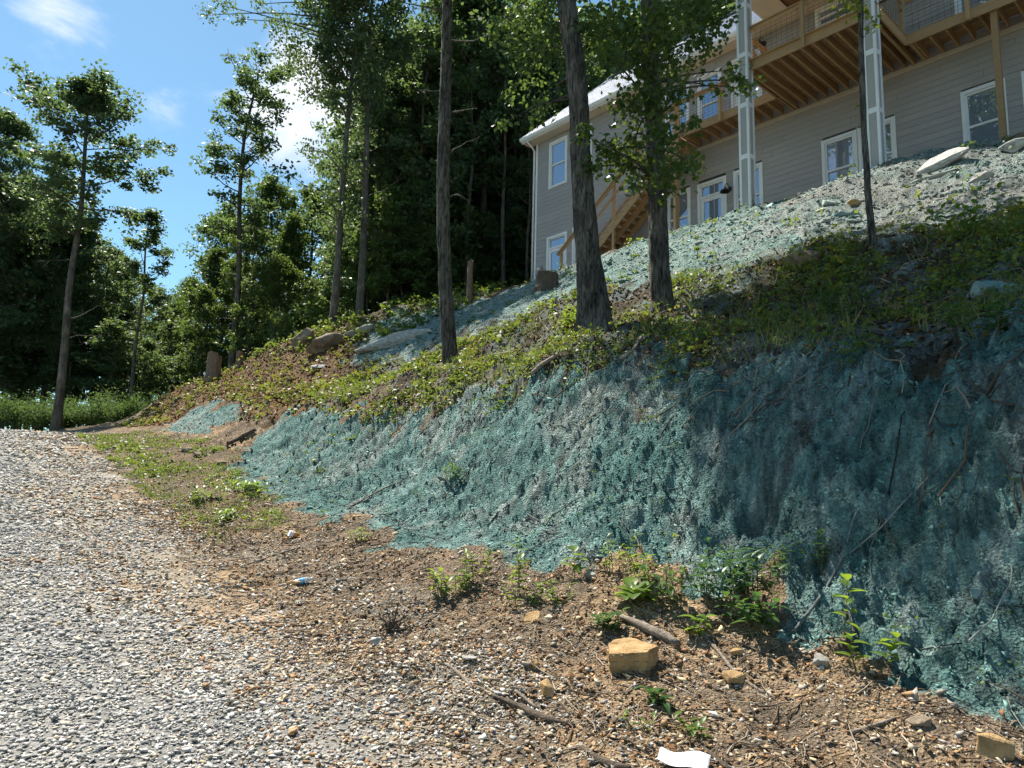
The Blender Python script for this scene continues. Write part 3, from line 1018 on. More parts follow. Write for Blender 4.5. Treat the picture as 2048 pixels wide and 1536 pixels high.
# barn lamps, meter
def barn_lamp(u_, v_, y0=-.05):
    lp = empty('wall_lamp', (0, 0, 0), 0, house)
    mb = MB(); mb.tube([(u_, y0, v_ + .16), (u_, y0 - .05, v_ + .26), (u_, y0 - .16, v_ + .30), (u_, y0 - .26, v_ + .24), (u_, y0 - .28, v_ + .12)], .012, 7)
    mb.build('arm', M['iron'], lp, smooth=True)
    n = 18
    V, Fq = [], []
    for (rr, zz_) in ((.03, .15), (.035, .09), (.06, .07), (.13, .03), (.165, -.03), (.16, -.03), (.125, .02), (.02, .06)):
        V += [(u_ + rr * math.cos(q * 2 * math.pi / n), y0 - .28 + rr * math.sin(q * 2 * math.pi / n), v_ + zz_) for q in range(n)]
    for i in range(7):
        Fq += [(i * n + q, i * n + (q + 1) % n, (i + 1) * n + (q + 1) % n, (i + 1) * n + q) for q in range(n)]
    mb = MB(); mb.add(V, Fq); mb.build('shade', M['iron'], lp, smooth=True)
    MB().box((u_ - .05, y0, v_ + .10), (u_ + .05, y0 + .03, v_ + .22)).build('wall_plate', M['iron'], lp)
barn_lamp(9.27, 1.05)
barn_lamp(10.62, 5.55)
mt = empty('electric_meter', (0, 0, 0), 0, house)
MB().box((.30, -.12, .05), (.50, -.03, .52)).build('meter_box', M['siding'], mt)
mb = MB(); mb.tube([(.40, -.12, .38), (.40, -.17, .38), (.40, -.21, .38), (.40, -.23, .38)], [.075, .075, .06, .02], 12)
mb.build('glass_dome', M['trim'], mt, smooth=True)

# ------------------------------------------------------------------ trees
def barkmat(name, c0, c1, scale=1.0):
    m, t, b = mat(name)
    co = objco(t)
    mpn = node(t, 'ShaderNodeMapping', Scale=(9 * scale, 9 * scale, 1.6 * scale))
    t.links.new(co, mpn.inputs['Vector'])
    n1 = node(t, 'ShaderNodeTexNoise', Scale=2.2, Detail=8, Roughness=.7, Distortion=.8)
    t.links.new(mpn.outputs[0], n1.inputs['Vector'])
    n2 = node(t, 'ShaderNodeTexNoise', Scale=1.3, Detail=4)
    t.links.new(co, n2.inputs['Vector'])
    mx = node(t, 'ShaderNodeMixRGB', blend_type='MULTIPLY'); mx.inputs[0].default_value = 1
    t.links.new(ramp(t, n1.outputs['Fac'], [(.38, c0), (.64, c1)]), mx.inputs[1])
    t.links.new(ramp(t, n2.outputs['Fac'], [(.35, (.6, .62, .60)), (.65, (1.25, 1.24, 1.15))]), mx.inputs[2])
    t.links.new(mx.outputs[0], b.inputs['Base Color'])
    b.inputs['Roughness'].default_value = .9
    b.inputs['Specular IOR Level'].default_value = .15
    bump(t, b, n1.outputs['Fac'], 1.0, .05)
    return m
M['bark'] = barkmat('furrowed_bark', (.020, .018, .016), (.200, .180, .158))
M['bark_far'] = barkmat('forest_bark', (.075, .066, .055), (.20, .175, .15), .6)
M['leaf_a'] = leafmat('canopy_leaf', [(.30, (.042, .074, .037)), (.5, (.068, .112, .050)), (.70, (.102, .155, .062))], .46, (.19, .28, .06), .7)
M['leaf_b'] = leafmat('broad_leaf', [(.30, (.044, .082, .030)), (.5, (.072, .122, .038)), (.72, (.11, .165, .05))], .46, (.19, .28, .035), .9)
M['leaf_m'] = leafmat('maple_leaf', [(.28, (.028, .060, .020)), (.5, (.045, .088, .026)), (.74, (.085, .130, .030))], .38, (.26, .36, .03), 2.5, rough=.4)
M['leaf_s'] = leafmat('shrub_leaf', [(.28, (.04, .085, .028)), (.72, (.085, .14, .045))], .4, (.18, .27, .05), 1.2, rough=.85)

def unit(v):
    return v / (np.linalg.norm(v, axis=-1, keepdims=True) + 1e-9)

def leaf_quads(C, size, r, flat=.6, droop=.0):
    """folded rhombic leaves at C"""
    n = len(C)
    nv = unit(np.concatenate([r.normal(0, 1, (n, 2)), np.abs(r.normal(flat * 1.4, .7, (n, 1)))], 1))
    a = r.normal(size=(n, 3)); a[:, 2] -= droop
    a = unit(a - (a * nv).sum(1, keepdims=True) * nv)
    b = np.cross(nv, a)
    s = (size * r.uniform(.65, 1.25, n))[:, None]
    fold = nv * s * .10
    V = np.stack([C - a * s * .5, C - a * s * .02 + b * s * .30 + fold, C + a * s * .5, C - a * s * .02 - b * s * .30 + fold], 1).reshape(-1, 3)
    F = np.arange(4 * n).reshape(n, 4)
    return V, F

LOBES = [(0, -.05), (.16, .02), (.42, -.06), (.36, .14), (.62, .34), (.34, .36), (.30, .52), (.16, .46), (0, .92), (-.16, .46), (-.30, .52), (-.34, .36), (-.62, .34), (-.36, .14), (-.42, -.06), (-.16, .02)]
def maple_leaves(C, size, r, droop=.7):
    n = len(C)
    nv = unit(np.concatenate([r.normal(0, .8, (n, 2)), np.abs(r.normal(.9, .5, (n, 1)))], 1))
    a = r.normal(size=(n, 3)); a[:, 2] -= droop
    a = unit(a - (a * nv).sum(1, keepdims=True) * nv)
    b = np.cross(nv, a)
    s = size * r.uniform(.6, 1.2, n)
    T = np.array(LOBES)
    curl = -.25 * (T[:, 0] ** 2 + T[:, 1] ** 2 * .5)
    V = C[:, None, :] + s[:, None, None] * (T[None, :, :1] * b[:, None, :] + T[None, :, 1:] * a[:, None, :] + curl[None, :, None] * nv[:, None, :])
    k = len(T)
    # fan of quads round the midrib keeps the lobes crisp
    q = [(0, 1, 2, 3), (0, 3, 4, 5), (0, 5, 6, 7), (0, 7, 8, 8), (0, 8, 9, 9), (0, 9, 10, 11), (0, 11, 12, 13), (0, 13, 14, 15)]
    tri = []
    for f in q:
        tri.append((f[0], f[1], f[2]))
        if f[3] != f[2]: tri.append((f[0], f[2], f[3]))
    tri = np.array(tri)
    F = (tri[None] + (np.arange(n) * k)[:, None, None]).reshape(-1, 3)
    return V.reshape(-1, 3), F

def tube_q(P, r_, n, disp=None):
    """tube as pure quads (open ends drawn to a point)"""
    P = np.asarray(P, float); r_ = np.asarray(r_, float)
    a, b = frames(P)
    th = np.arange(n) * 2 * np.pi / n
    rr = r_[:, None] * (np.ones(n)[None] if disp is None else disp)
    V = P[:, None, :] + rr[..., None] * (np.cos(th)[None, :, None] * a[:, None, :] + np.sin(th)[None, :, None] * b[:, None, :])
    m_ = len(P)
    i, j = np.meshgrid(np.arange(m_ - 1), np.arange(n), indexing='ij')
    F = np.stack([i * n + j, i * n + (j + 1) % n, (i + 1) * n + (j + 1) % n, (i + 1) * n + j], -1).reshape(-1, 4)
    return V.reshape(-1, 3), F

class Acc:
    def __init__(s): s.V, s.F, s.n = [], [], 0
    def add(s, VF):
        V, F = VF
        s.V.append(V); s.F.append(F + s.n); s.n += len(V)
    def arrays(s): return np.vstack(s.V), np.vstack(s.F)

def spline(P, n):
    P = np.asarray(P, float)
    d = np.concatenate([[0], np.cumsum(np.linalg.norm(np.diff(P, axis=0), axis=1))])
    q = np.linspace(0, d[-1], n)
    out = np.stack([np.interp(q, d, P[:, k]) for k in range(3)], 1)
    for _ in range(2):
        out[1:-1] = (out[:-2] + 2 * out[1:-1] + out[2:]) / 4
    return out

def limb(p0, d, L, r, n=6, up=.25, wob=.12):
    pts = [p0]
    d = unit(d)
    for i in range(n):
        d = unit(d + np.array([0, 0, up / n]) + r.normal(0, wob, 3))
        pts.append(pts[-1] + d * L / n)
    return np.array(pts)

def grow_tree(seed, trunk, r0, lo, R, n_limb, lpc, leaf, clump_r, shape='oval', taper=.75, sub=3, flare=1.5, sides=9, elev=(.15, .9), dead=0):
    """trunk = centreline points; returns wood arrays, leaf arrays"""
    r = np.random.default_rng(seed)
    T = spline(trunk, 22)
    H = T[-1, 2] - T[0, 2]
    f = np.linspace(0, 1, len(T))
    rad = r0 * (1 - taper * f) * (1 + (flare - 1) * np.exp(-f * 30)) * np.where(f > .97, .5, 1)
    W = Acc()
    W.add(tube_q(T, rad, sides))
    clumps = []
    for k in range(n_limb):
        q = (k + r.uniform(0, .9)) / n_limb
        fz = lo + (1 - lo) * q ** .85 * .97
        p = np.array([np.interp(fz, f, T[:, i]) for i in range(3)])
        rl = np.interp(fz, f, rad)
        prof = {'oval': math.sqrt(max(.05, 1 - (2 * q - .85) ** 2)), 'cone': 1.05 - q * .85, 'fan': .45 + .65 * q if q < .8 else .9 - (q - .8) * 2.2}[shape]
        az = k * 2.399 + r.uniform(-.5, .5)
        e = elev[0] + (elev[1] - elev[0]) * q
        d = np.array([math.cos(az) * math.cos(e), math.sin(az) * math.cos(e), math.sin(e)])
        Lb = R * prof * r.uniform(.7, 1.15)
        B = limb(p, d, Lb, r)
        W.add(tube_q(B, np.linspace(rl * .45, .015, len(B)), 5))
        clumps.append((B[-1], 1.0)); 
        for j in range(sub):
            m_ = r.integers(2, len(B) - 1)
            sd = unit(B[m_ + 1] - B[m_ - 1]) + r.normal(0, .75, 3)
            S2 = limb(B[m_], sd, Lb * r.uniform(.3, .55), r, 4)
            W.add(tube_q(S2, np.linspace(rl * .18, .01, len(S2)), 4))
            clumps.append((S2[-1], .9)); clumps.append((S2[2], .7))
    for k in range(dead):
        fz = r.uniform(lo * .45, lo)
        p = np.array([np.interp(fz, f, T[:, i]) for i in range(3)])
        az = r.uniform(0, 6.28)
        B = limb(p, np.array([math.cos(az), math.sin(az), .25]), R * r.uniform(.3, .9), r, 6, .15, .2)
        W.add(tube_q(B, np.linspace(r0 * .13, .006, len(B)), 4))
        for _ in range(2):
            m_ = r.integers(2, 5)
            W.add(tube_q(limb(B[m_], r.normal(0, 1, 3), R * .2, r, 3), [.012, .01, .007, .004], 3))
    Cs = []
    for c, wgt in clumps:
        n = int(lpc * wgt * r.uniform(.5, 1.4))
        cr = clump_r * r.uniform(.6, 1.3)
        pts = r.normal(0, 1, (n, 3))
        pts = pts / (np.linalg.norm(pts, axis=1, keepdims=True) + .2) * r.uniform(.25, 1.15, (n, 1))
        Cs.append(c + pts * cr * np.array([1, 1, .62]))
    C = np.vstack(Cs)
    return W.arrays(), leaf_quads(C, np.full(len(C), leaf), r), H

def vert(H, r, lean=.25):
    return [(0, 0, -.6)] + [(r.normal(0, lean) * h, r.normal(0, lean) * h, H * h) for h in (.2, .4, .6, .8, 1)]

VAR = {}
def variant(key, seed, H, **kw):
    r = np.random.default_rng(seed)
    (Wv, Wf), (Lv, Lf), _ = grow_tree(seed, vert(H, r), **kw)
    VAR[key] = (npmesh(key + '_trunk', Wv, Wf, smooth=True), npmesh(key + '_crown', Lv, Lf), H)
variant('tall1', 11, 20, r0=.20, lo=.55, R=3.0, n_limb=34, lpc=70, leaf=.22, clump_r=.66, dead=3)
variant('tall2', 12, 20, r0=.18, lo=.46, R=2.7, n_limb=28, lpc=46, leaf=.21, clump_r=.55, shape='fan', dead=5)
variant('tall3', 13, 22, r0=.21, lo=.60, R=3.4, n_limb=28, lpc=66, leaf=.24, clump_r=.75, dead=6)
variant('slim', 17, 18, r0=.13, lo=.50, R=1.7, n_limb=18, lpc=50, leaf=.22, clump_r=.55, dead=3)
variant('broad1', 14, 15, r0=.19, lo=.18, R=3.6, n_limb=40, lpc=60, leaf=.24, clump_r=.75)
variant('broad2', 15, 16, r0=.20, lo=.22, R=3.3, n_limb=38, lpc=60, leaf=.24, clump_r=.72, shape='cone')
variant('broad3', 16, 17, r0=.22, lo=.28, R=4.0, n_limb=40, lpc=60, leaf=.25, clump_r=.78)
variant('young1', 18, 7, r0=.055, lo=.25, R=1.7, n_limb=18, lpc=40, leaf=.20, clump_r=.5)
variant('young2', 19, 8, r0=.06, lo=.35, R=1.5, n_limb=16, lpc=44, leaf=.20, clump_r=.5, shape='fan')

def put_tree(key, x, y, height, name, label, group, leafm, rz, wide=1.0, barkm='bark_far', zoff=0):
    tm, cm, H = VAR[key]
    e = empty(name, (x, y, float(base(*[np.array([q]) for q in xy2st(x, y)])[0]) + zoff), rz)
    k = height / H
    e.scale = (k * wide, k * wide, k)
    tag(e, label, 'tree', group)
    to = link('trunk', tm, None, e)
    co_ = link('crown', cm, None, e)
    for o_, mm in ((to, barkm), (co_, leafm)):
        if not o_.data.materials: o_.data.materials.append(M[mm])
        o_.material_slots[0].link = 'OBJECT'
        o_.material_slots[0].material = M[mm]
    return e

def tree_at(key, px, Y, top, name, label, group=None, leafm='leaf_a', wide=1.0, rz=None, height=None):
    b_ = at(px, 800, Y)
    x, y = b_[0], b_[1]
    z = float(base(*[np.array([q]) for q in xy2st(x, y)])[0])
    h = height if height else at(px, top, Y)[2] - z
    return put_tree(key, x, y, h, name, label, group, leafm, rnd.uniform(0, 6.28) if rz is None else rz, wide)
rnd = random.Random(5)
# single trees that stand clear against the sky
tree_at('tall1', 118, 37, 165, 'tall_tree', 'tall tree with full oval crown and long bare trunk beside the far bend', wide=1.25)
tree_at('slim', 262, 47, 412, 'slender_tree', 'slender shorter tree alone in the sky gap beyond the drive', wide=1.3)
tree_at('tall2', 455, 46, 140, 'tall_tree', 'tall open-crowned tree with dead side branches and clouds behind it', wide=1.15)
tree_at('slim', 490, 47, 420, 'slender_tree', 'thin leafless-stemmed tree close beside the tall open-crowned tree')
tree_at('tall3', 655, 32.5, 0, 'tall_tree', 'tall straight tree on the ridge, twin of a neighbour, with high crown', height=19.5, group='twin trees on the ridge', rz=.4)
tree_at('tall3', 709, 33.0, 0, 'tall_tree', 'tall straight tree on the ridge, twin of a neighbour, with high crown', height=21, group='twin trees on the ridge', rz=2.7)
GA = ('', 'trees of the wood beyond the drive')
LA = {'broad': 'dark full-crowned tree in the wood beyond the gravel drive', 'tall': 'high-crowned tree at the outer edge of the wood beyond the drive', 'young': 'small young tree under the wood beyond the gravel drive'}
for px, Y, top, key in ((-60, 50, 360, 'broad1'), (-10, 54, 390, 'broad2'), (40, 56, 380, 'broad3'), (85, 54, 430, 'broad1'), (150, 55, 450, 'broad2'), (185, 54, 500, 'broad3'),
                        (-70, 48, 235, 'tall1'), (10, 52, 470, 'broad1'), (215, 62, 540, 'broad1'), (245, 60, 610, 'broad2'), (300, 66, 585, 'broad3'), (345, 60, 600, 'broad1'),
                        (120, 52, 560, 'broad2'), (-80, 75, 520, 'broad1'), (-20, 78, 540, 'broad3'), (60, 80, 540, 'broad2'), (130, 82, 560, 'broad1'), (200, 80, 590, 'broad3'), (260, 84, 640, 'broad1'), (320, 86, 620, 'broad2'), (390, 84, 600, 'broad3'), (450, 80, 560, 'broad1'), (520, 78, 540, 'broad2'), (590, 74, 560, 'broad3'), (60, 62, 500, 'broad1'), (330, 70, 640, 'broad2'), (275, 52, 680, 'young1'), (200, 54, 650, 'young2'), (-30, 60, 380, 'broad3')):
    tree_at(key, px, Y, top, 'forest_tree', LA[key[:-1]] if Y < 70 else 'distant hazy tree closing the wood far behind the gravel drive', GA[1], wide=rnd.uniform(.95, 1.2))
GB = ('sunlit green broadleaf tree behind the end of the bank', 'green trees behind the bank end')
for px, Y, top, key in ((400, 52, 500, 'broad2'), (430, 58, 430, 'broad1'), (515, 56, 370, 'broad3'), (560, 50, 430, 'broad2'), (600, 58, 385, 'broad1'), (540, 46, 520, 'broad1'),
                        (380, 48, 590, 'young2'), (465, 50, 520, 'broad3'), (620, 46, 600, 'broad2'), (585, 42, 610, 'young1'), (365, 64, 560, 'broad1')):
    tree_at(key, px, Y, top, 'broadleaf_tree', *GB, leafm='leaf_b', wide=rnd.uniform(.95, 1.2))
GC = ('', 'trees of the wooded slope')
LC = {'broad': 'full-crowned dark tree, leafy nearly to the ground, on the wooded slope behind the house', 'tall': 'tall bare-trunked tree with a high crown on the wooded slope behind the house',
      'slim': 'pole-thin tree with a small crown at the wooded slope', 'young': 'short leafy young tree within the dark wooded slope'}
for px, Y, h, key in ((735, 38, 17, 'broad2'), (760, 44, 21, 'broad3'), (790, 40, 22, 'tall3'), (820, 47, 24, 'broad3'), (850, 41, 20, 'broad1'), (880, 50, 26, 'broad3'), (905, 40, 23, 'tall1'),
                      (935, 45, 24, 'broad2'), (960, 39, 22, 'tall3'), (985, 50, 26, 'broad3'), (1010, 43, 23, 'broad1'), (1040, 47, 25, 'broad2'), (1065, 42, 23, 'broad3'), (1090, 50, 26, 'broad1'),
                      (1130, 48, 25, 'broad3'), (1170, 54, 27, 'broad2'), (1215, 50, 26, 'broad3'), (1260, 55, 27, 'broad1'), (1310, 52, 26, 'broad3'), (1360, 56, 27, 'broad2'), (1420, 52, 27, 'broad3'),
                      (1480, 56, 27, 'broad1'), (1560, 54, 27, 'broad3'), (780, 56, 24, 'broad3'), (860, 60, 27, 'broad2'), (950, 62, 28, 'broad1'), (1030, 60, 27, 'broad3'), (690, 52, 16, 'broad2'),
                      (720, 60, 22, 'broad1'), (830, 37, 18, 'slim'), (1000, 37, 19, 'slim'), (925, 36.5, 18, 'slim'), (870, 36, 12, 'young2'), (1050, 37, 14, 'slim'), (815, 52, 20, 'broad1'), (975, 44, 16, 'broad2')):
    tree_at(key, px, Y, 0, 'forest_tree', LC[key[:-1] if key[-1].isdigit() else key], GC[1], height=h, wide=rnd.uniform(.95, 1.25))
GE = ('low understory tree filling the dark wood beyond the drive', 'understory of the wood beyond the drive')
for i, px in enumerate(range(-90, 660, 42)):
    tree_at(('young1', 'young2')[i % 2], px + rnd.uniform(-15, 15), 48 + (i * 7) % 16, 0, 'understory_tree', *GE, height=rnd.uniform(4.5, 8), wide=rnd.uniform(1.3, 1.8))
GD = ('young green tree at the edge of the wooded slope', 'young trees along the wood edge')
for px, Y, h, key in ((730, 36, 6, 'young1'), (765, 35, 8, 'young2'), (800, 35.5, 7, 'young1'), (835, 35, 6, 'young2'), (865, 37, 9, 'young1'), (750, 39, 11, 'young2'), (905, 37, 6, 'young1'), (690, 37, 7, 'young2'), (640, 38, 6, 'young1'), (960, 38, 8, 'young2'), (820, 40, 12, 'young1')):
    tree_at(key, px, Y, 0, 'young_tree', *GD, leafm='leaf_b', height=h, wide=rnd.uniform(.9, 1.3))

# low boughs of the ridge tree, reaching out over the drive
tw_t = [o_ for o_ in bpy.data.objects if o_.name.startswith('tall_tree') and o_.get('group')][0]
W, Cs = Acc(), []
rb = np.random.default_rng(14)
tx, ty, tz = tw_t.location
ks = np.array(tw_t.scale)
def loc_t(v):
    q = (np.array(v) - np.array([tx, ty, tz]))
    a_ = -tw_t.rotation_euler.z
    return np.array([q[0] * math.cos(a_) - q[1] * math.sin(a_), q[0] * math.sin(a_) + q[1] * math.cos(a_), q[2]]) / ks
for px, py, rad in ((415, 30, 22), (450, 12, 24), (480, 38, 18), (520, 8, 20), (560, 50, 34), (585, 95, 42), (630, 45, 60), (690, 60, 60), (600, 130, 40), (640, 165, 46), (695, 130, 50), (620, 190, 26), (670, 205, 34), (645, 330, 34), (620, 300, 24), (700, 330, 40),
                    (665, 400, 30), (612, 410, 18), (720, 260, 40), (640, 440, 24), (700, 420, 34), (730, 180, 50), (750, 60, 60)):
    Y = ty + rb.uniform(-1.2, 1.2)
    c = at(px, py, Y)
    p = np.array([tx, ty, c[2] - rb.uniform(.2, 1.6)])
    B = spline([p, (p + c) / 2 + np.array([0, 0, rb.uniform(.0, .5)]), c], 8)
    link('bough', npmesh('bough', *tube_q(np.array([loc_t(q) for q in B]), np.linspace(.06, .015, 8), 5), smooth=True), M['bark_far'], tw_t)
    n = int(rad * rad / 4.5)
    Cs.append(np.array([loc_t(q) for q in c + rb.normal(0, .5, (n, 3)) * rad / FPX * Y * np.array([1, 1.2, .8])]))
C = np.vstack(Cs)
link('leaves', npmesh('leaves', *leaf_quads(C, np.full(len(C), .20), rb)), M['leaf_a'], tw_t)

# shrubs at the far bend
r = np.random.default_rng(77)
def bush(x, y, w_, h_, label, group, n=2600, leaf=.13):
    z = float(gz(x, y))
    e = empty('shrub', (x, y, z))
    tag(e, label, 'shrub', group)
    W, Cs = Acc(), []
    for k in range(16):
        a = r.uniform(0, 6.28)
        tip = np.array([math.cos(a) * w_ * r.uniform(.2, .9), math.sin(a) * w_ * r.uniform(.2, .9), h_ * r.uniform(.45, .95)])
        B = spline([(0, 0, -.1), tip * np.array([.4, .4, .55]), tip], 6)
        W.add(tube_q(B, np.linspace(.022, .006, 6), 4))
        m_ = n // 16
        Cs.append(tip * r.uniform(.35, 1.05, (m_, 1)) + r.normal(0, .22, (m_, 3)) * np.array([w_ * .6, w_ * .6, h_ * .5]))
    C = np.vstack(Cs)
    C[:, 2] = np.abs(C[:, 2])
    link('stems', npmesh('stems', *W.arrays()), M['bark_far'], e)
    link('foliage', npmesh('foliage', *leaf_quads(C, np.full(len(C), leaf), r)), M['leaf_s'], e)
for px, Y, w_, h_ in ((-40, 38, 1.9, 1.9), (30, 38, 1.8, 1.7), (75, 37.5, 1.6, 1.5), (135, 39, 1.4, 1.1), (185, 39, 1.6, 1.5), (225, 38.5, 1.7, 1.8), (262, 39, 1.6, 1.8), (170, 43, 2.2, 2.0), (20, 43, 2.4, 2.6), (100, 43, 2.2, 2.2), (240, 43, 2.2, 2.4)):
    p = at(px, 850, Y)
    bush(p[0], p[1], w_, h_, 'bright green roadside shrub at the bend of the gravel drive', 'shrubs at the bend')

# ---- the trees on the bank, modelled one by one
def bark_trunk(path, radii, seed, sides=40, step=.06, scar=None):
    r = np.random.default_rng(seed)
    L_ = np.linalg.norm(np.diff(np.array(path), axis=0), axis=1).sum()
    n = int(L_ / step)
    T = spline(path, n)
    d0 = np.concatenate([[0], np.cumsum(np.linalg.norm(np.diff(np.array(path), axis=0), axis=1))])
    q = np.linspace(0, d0[-1], n)
    rad = np.interp(q, d0, radii)
    th = np.arange(sides) / sides
    zz_, tt_ = np.meshgrid(q, th, indexing='ij')
    tw = tt_ * 14
    rid = np.abs(fbm(tw + .35 * fbm(zz_ * 2, tw, seed + 3, 3), zz_ * 1.6, seed, 3))
    rid += .5 * np.abs(fbm(tw * 2.1, zz_ * 4.5, seed + 9, 3))
    seam = sstep(0, .08, tt_) * (1 - sstep(.92, 1, tt_))
    disp = 1 + (.26 * (.35 - rid) + .10 * fbm(np.cos(tt_ * 6.283) * 1.5, zz_ * .5 + np.sin(tt_ * 6.283) * 1.5, seed + 5, 2)) * (.25 + .75 * seam)
    root = np.exp(-zz_ / .35)
    disp += root * .20 * np.cos(tt_ * 2 * np.pi * 5 + seed)
    return T, rad, tube_q(T, rad, sides, disp)

def near_tree(name, label, base_px, pix, Y, height, widths, seed, crown=None, maple=None):
    """pix: (px,py) trunk centres from the ground up; widths in photograph pixels"""
    P = [at(a, b_, Y) for a, b_ in pix]
    k = FPX / Y
    rad = [w_ / k / 2 for w_ in widths]
    top = np.array(P[-1]); dirn = unit(np.array(P[-1]) - np.array(P[-2]) + np.array([0, 0, .3]))
    g = gz(P[0][0], P[0][1])
    P = [np.array([P[0][0], P[0][1], g - .35])] + P
    rad = [rad[0] * 1.45] + rad
    extra = height - (top[2] - g)
    for q in (.33, .66, 1.0):
        P.append(top + dirn * extra * q); rad.append(rad[len(widths)] * (1 - .75 * q))
    o0 = np.array([P[0][0], P[0][1], float(g)])
    Pl = [p - o0 for p in P]
    e = empty(name, o0)
    tag(e, label, 'tree')
    T, rr, VF = bark_trunk(Pl, rad, seed)
    link('trunk', npmesh('trunk', *VF, smooth=True), M['bark'], e)
    return e, T, rr, o0

def canopy(e, T, rr, z0, R, n_limb, lpc, leaf, clump_r, seed, m='leaf_m', lo_e=.0):
    r = np.random.default_rng(seed)
    W, Cs = Acc(), []
    zs = T[:, 2]
    for k in range(n_limb):
        q = (k + r.uniform(0, .8)) / n_limb
        z = z0 + (zs[-1] - z0) * q * .97
        p = np.array([np.interp(z, zs, T[:, i]) for i in range(3)])
        rl = np.interp(z, zs, rr)
        az = k * 2.399 + r.uniform(-.4, .4)
        el = lo_e + .9 * q
        Lb = R * math.sqrt(max(.1, 1 - (1.7 * q - .7) ** 2)) * r.uniform(.75, 1.15)
        B = limb(p, np.array([math.cos(az) * math.cos(el), math.sin(az) * math.cos(el), math.sin(el)]), Lb, r, 7, .2, .12)
        W.add(tube_q(B, np.linspace(rl * .4, .012, len(B)), 6))
        cl = [B[-1], B[-3]]
        for _ in range(4):
            m_ = r.integers(2, len(B) - 1)
            S2 = limb(B[m_], unit(B[m_ + 1] - B[m_ - 1]) + r.normal(0, .7, 3), Lb * r.uniform(.25, .5), r, 4)
            W.add(tube_q(S2, np.linspace(rl * .14, .006, 5), 4))
            cl += [S2[-1], S2[2]]
        for c in cl:
            n = int(lpc * r.uniform(.5, 1.3))
            Cs.append(c + r.normal(0, .5, (n, 3)) * clump_r * np.array([1, 1, .6]))
    C = np.vstack(Cs)
    link('limbs', npmesh('limbs', *W.arrays(), smooth=True), M['bark'], e)
    link('crown', npmesh('crown', *leaf_quads(C, np.full(len(C), leaf), r)), M[m], e)

t1, T1, r1, o1 = near_tree('oak_tree', 'thick leaning dark trunk with a scarred base growing on the bank', (1190, 655),
                           [(1189, 640), (1184, 585), (1175, 500), (1167, 400), (1160, 300), (1157, 200), (1146, 100), (1132, 0)], 12.4, 17, [70, 60, 50, 45, 42, 41, 40, 39], 51)
canopy(t1, T1, r1, 8.2, 3.1, 26, 44, .20, .75, 52)
t2, T2, r2, o2 = near_tree('maple_tree', 'rough maple trunk wrapped in low leafy branches in front of the staircase', (1325, 610),
                           [(1324, 605), (1318, 540), (1316, 450), (1314, 350), (1307, 240), (1303, 140), (1297, 0)], 12.6, 16, [46, 40, 38, 37, 36, 34, 31], 53)
canopy(t2, T2, r2, 7.2, 3.9, 28, 48, .19, .8, 54)
t3, T3, r3, o3 = near_tree('straight_tree', 'straight grey-brown trunk with broken twigs at the bank edge', (905, 735),
                           [(902, 725), (896, 650), (890, 560), (886, 450), (886, 330), (890, 200), (893, 100), (894, 0)], 16.2, 20, [31, 28, 26, 26, 25, 24, 22, 20], 55)
canopy(t3, T3, r3, 12.3, 3.0, 16, 55, .2, .75, 56)
W = Acc(); rb = np.random.default_rng(4)
for z, az, L_ in ((5.2, 0.2, 1.0), (4.2, -.1, .7), (6.3, .4, .8), (6.9, 2.8, .9), (8.2, .1, 1.4), (8.9, 3.2, 1.5)):
    p = np.array([np.interp(z, T3[:, 2], T3[:, i]) for i in range(3)])
    B = limb(p, np.array([math.cos(az), math.sin(az) * .3, .25]), L_, rb, 6, .1, .22)
    link('dead_twig', npmesh('dead_twig', *tube_q(B, np.linspace(.03, .006, 7), 5), smooth=True), M['bark'], t3)

# hanging maple boughs of the second tree (points on its own branches)
W, Cs = Acc(), []
rb = np.random.default_rng(8)
bough = [(1250, 50, 55), (1330, 40, 60), (1395, 30, 55), (1215, 110, 32), (1285, 130, 55), (1350, 120, 60), (1410, 80, 38), (1255, 215, 40), (1300, 205, 50), (1355, 190, 36), (1265, 290, 45), (1330, 270, 42),
         (1215, 300, 35), (1180, 335, 26), (1290, 345, 42), (1345, 340, 40), (1240, 330, 38), (1330, 375, 26), (1460, 140, 20), (1480, 160, 26), (1430, 175, 18), (1500, 178, 20), (1385, 250, 18),
         (1205, 60, 50), (1170, 60, 40), (1165, 270, 24), (1440, 30, 34), (1380, 330, 30), (1270, 375, 18)]
for px, py, rad in bough:
    Y = 12.6 + rb.uniform(-1.5, .7)
    c = at(px, py, Y) - o2
    z = min(max(c[2] - rb.uniform(-.5, .7), 1.7), 14)
    p = np.array([np.interp(z, T2[:, 2], T2[:, i]) for i in range(3)])
    mid = (p + c) / 2 + np.array([0, 0, rb.uniform(.0, .35)])
    B = spline([p, mid, c], 9)
    W = Acc()
    W.add(tube_q(B, np.linspace(.028, .006, 9), 5))
    rr_ = rad / FPX * Y
    n = int(rad * rad / 11)
    Cs.append(c + rb.normal(0, .5, (n, 3)) * rr_ * np.array([1, 1.2, .85]))
    n2 = max(4, n // 7)
    Cs.append(B[rb.integers(4, 9, n2)] + rb.normal(0, .1, (n2, 3)))
    for _ in range(3):
        W.add(tube_q(limb(B[6], rb.normal(0, 1, 3), rr_ * .8, rb, 4), np.linspace(.010, .003, 5), 4))
    link('bough', npmesh('bough', *W.arrays(), smooth=True), M['bark'], t2)
C = np.vstack(Cs)
link('leaves', npmesh('leaves', *maple_leaves(C, np.full(len(C), .105), rb)), M['leaf_m'], t2)

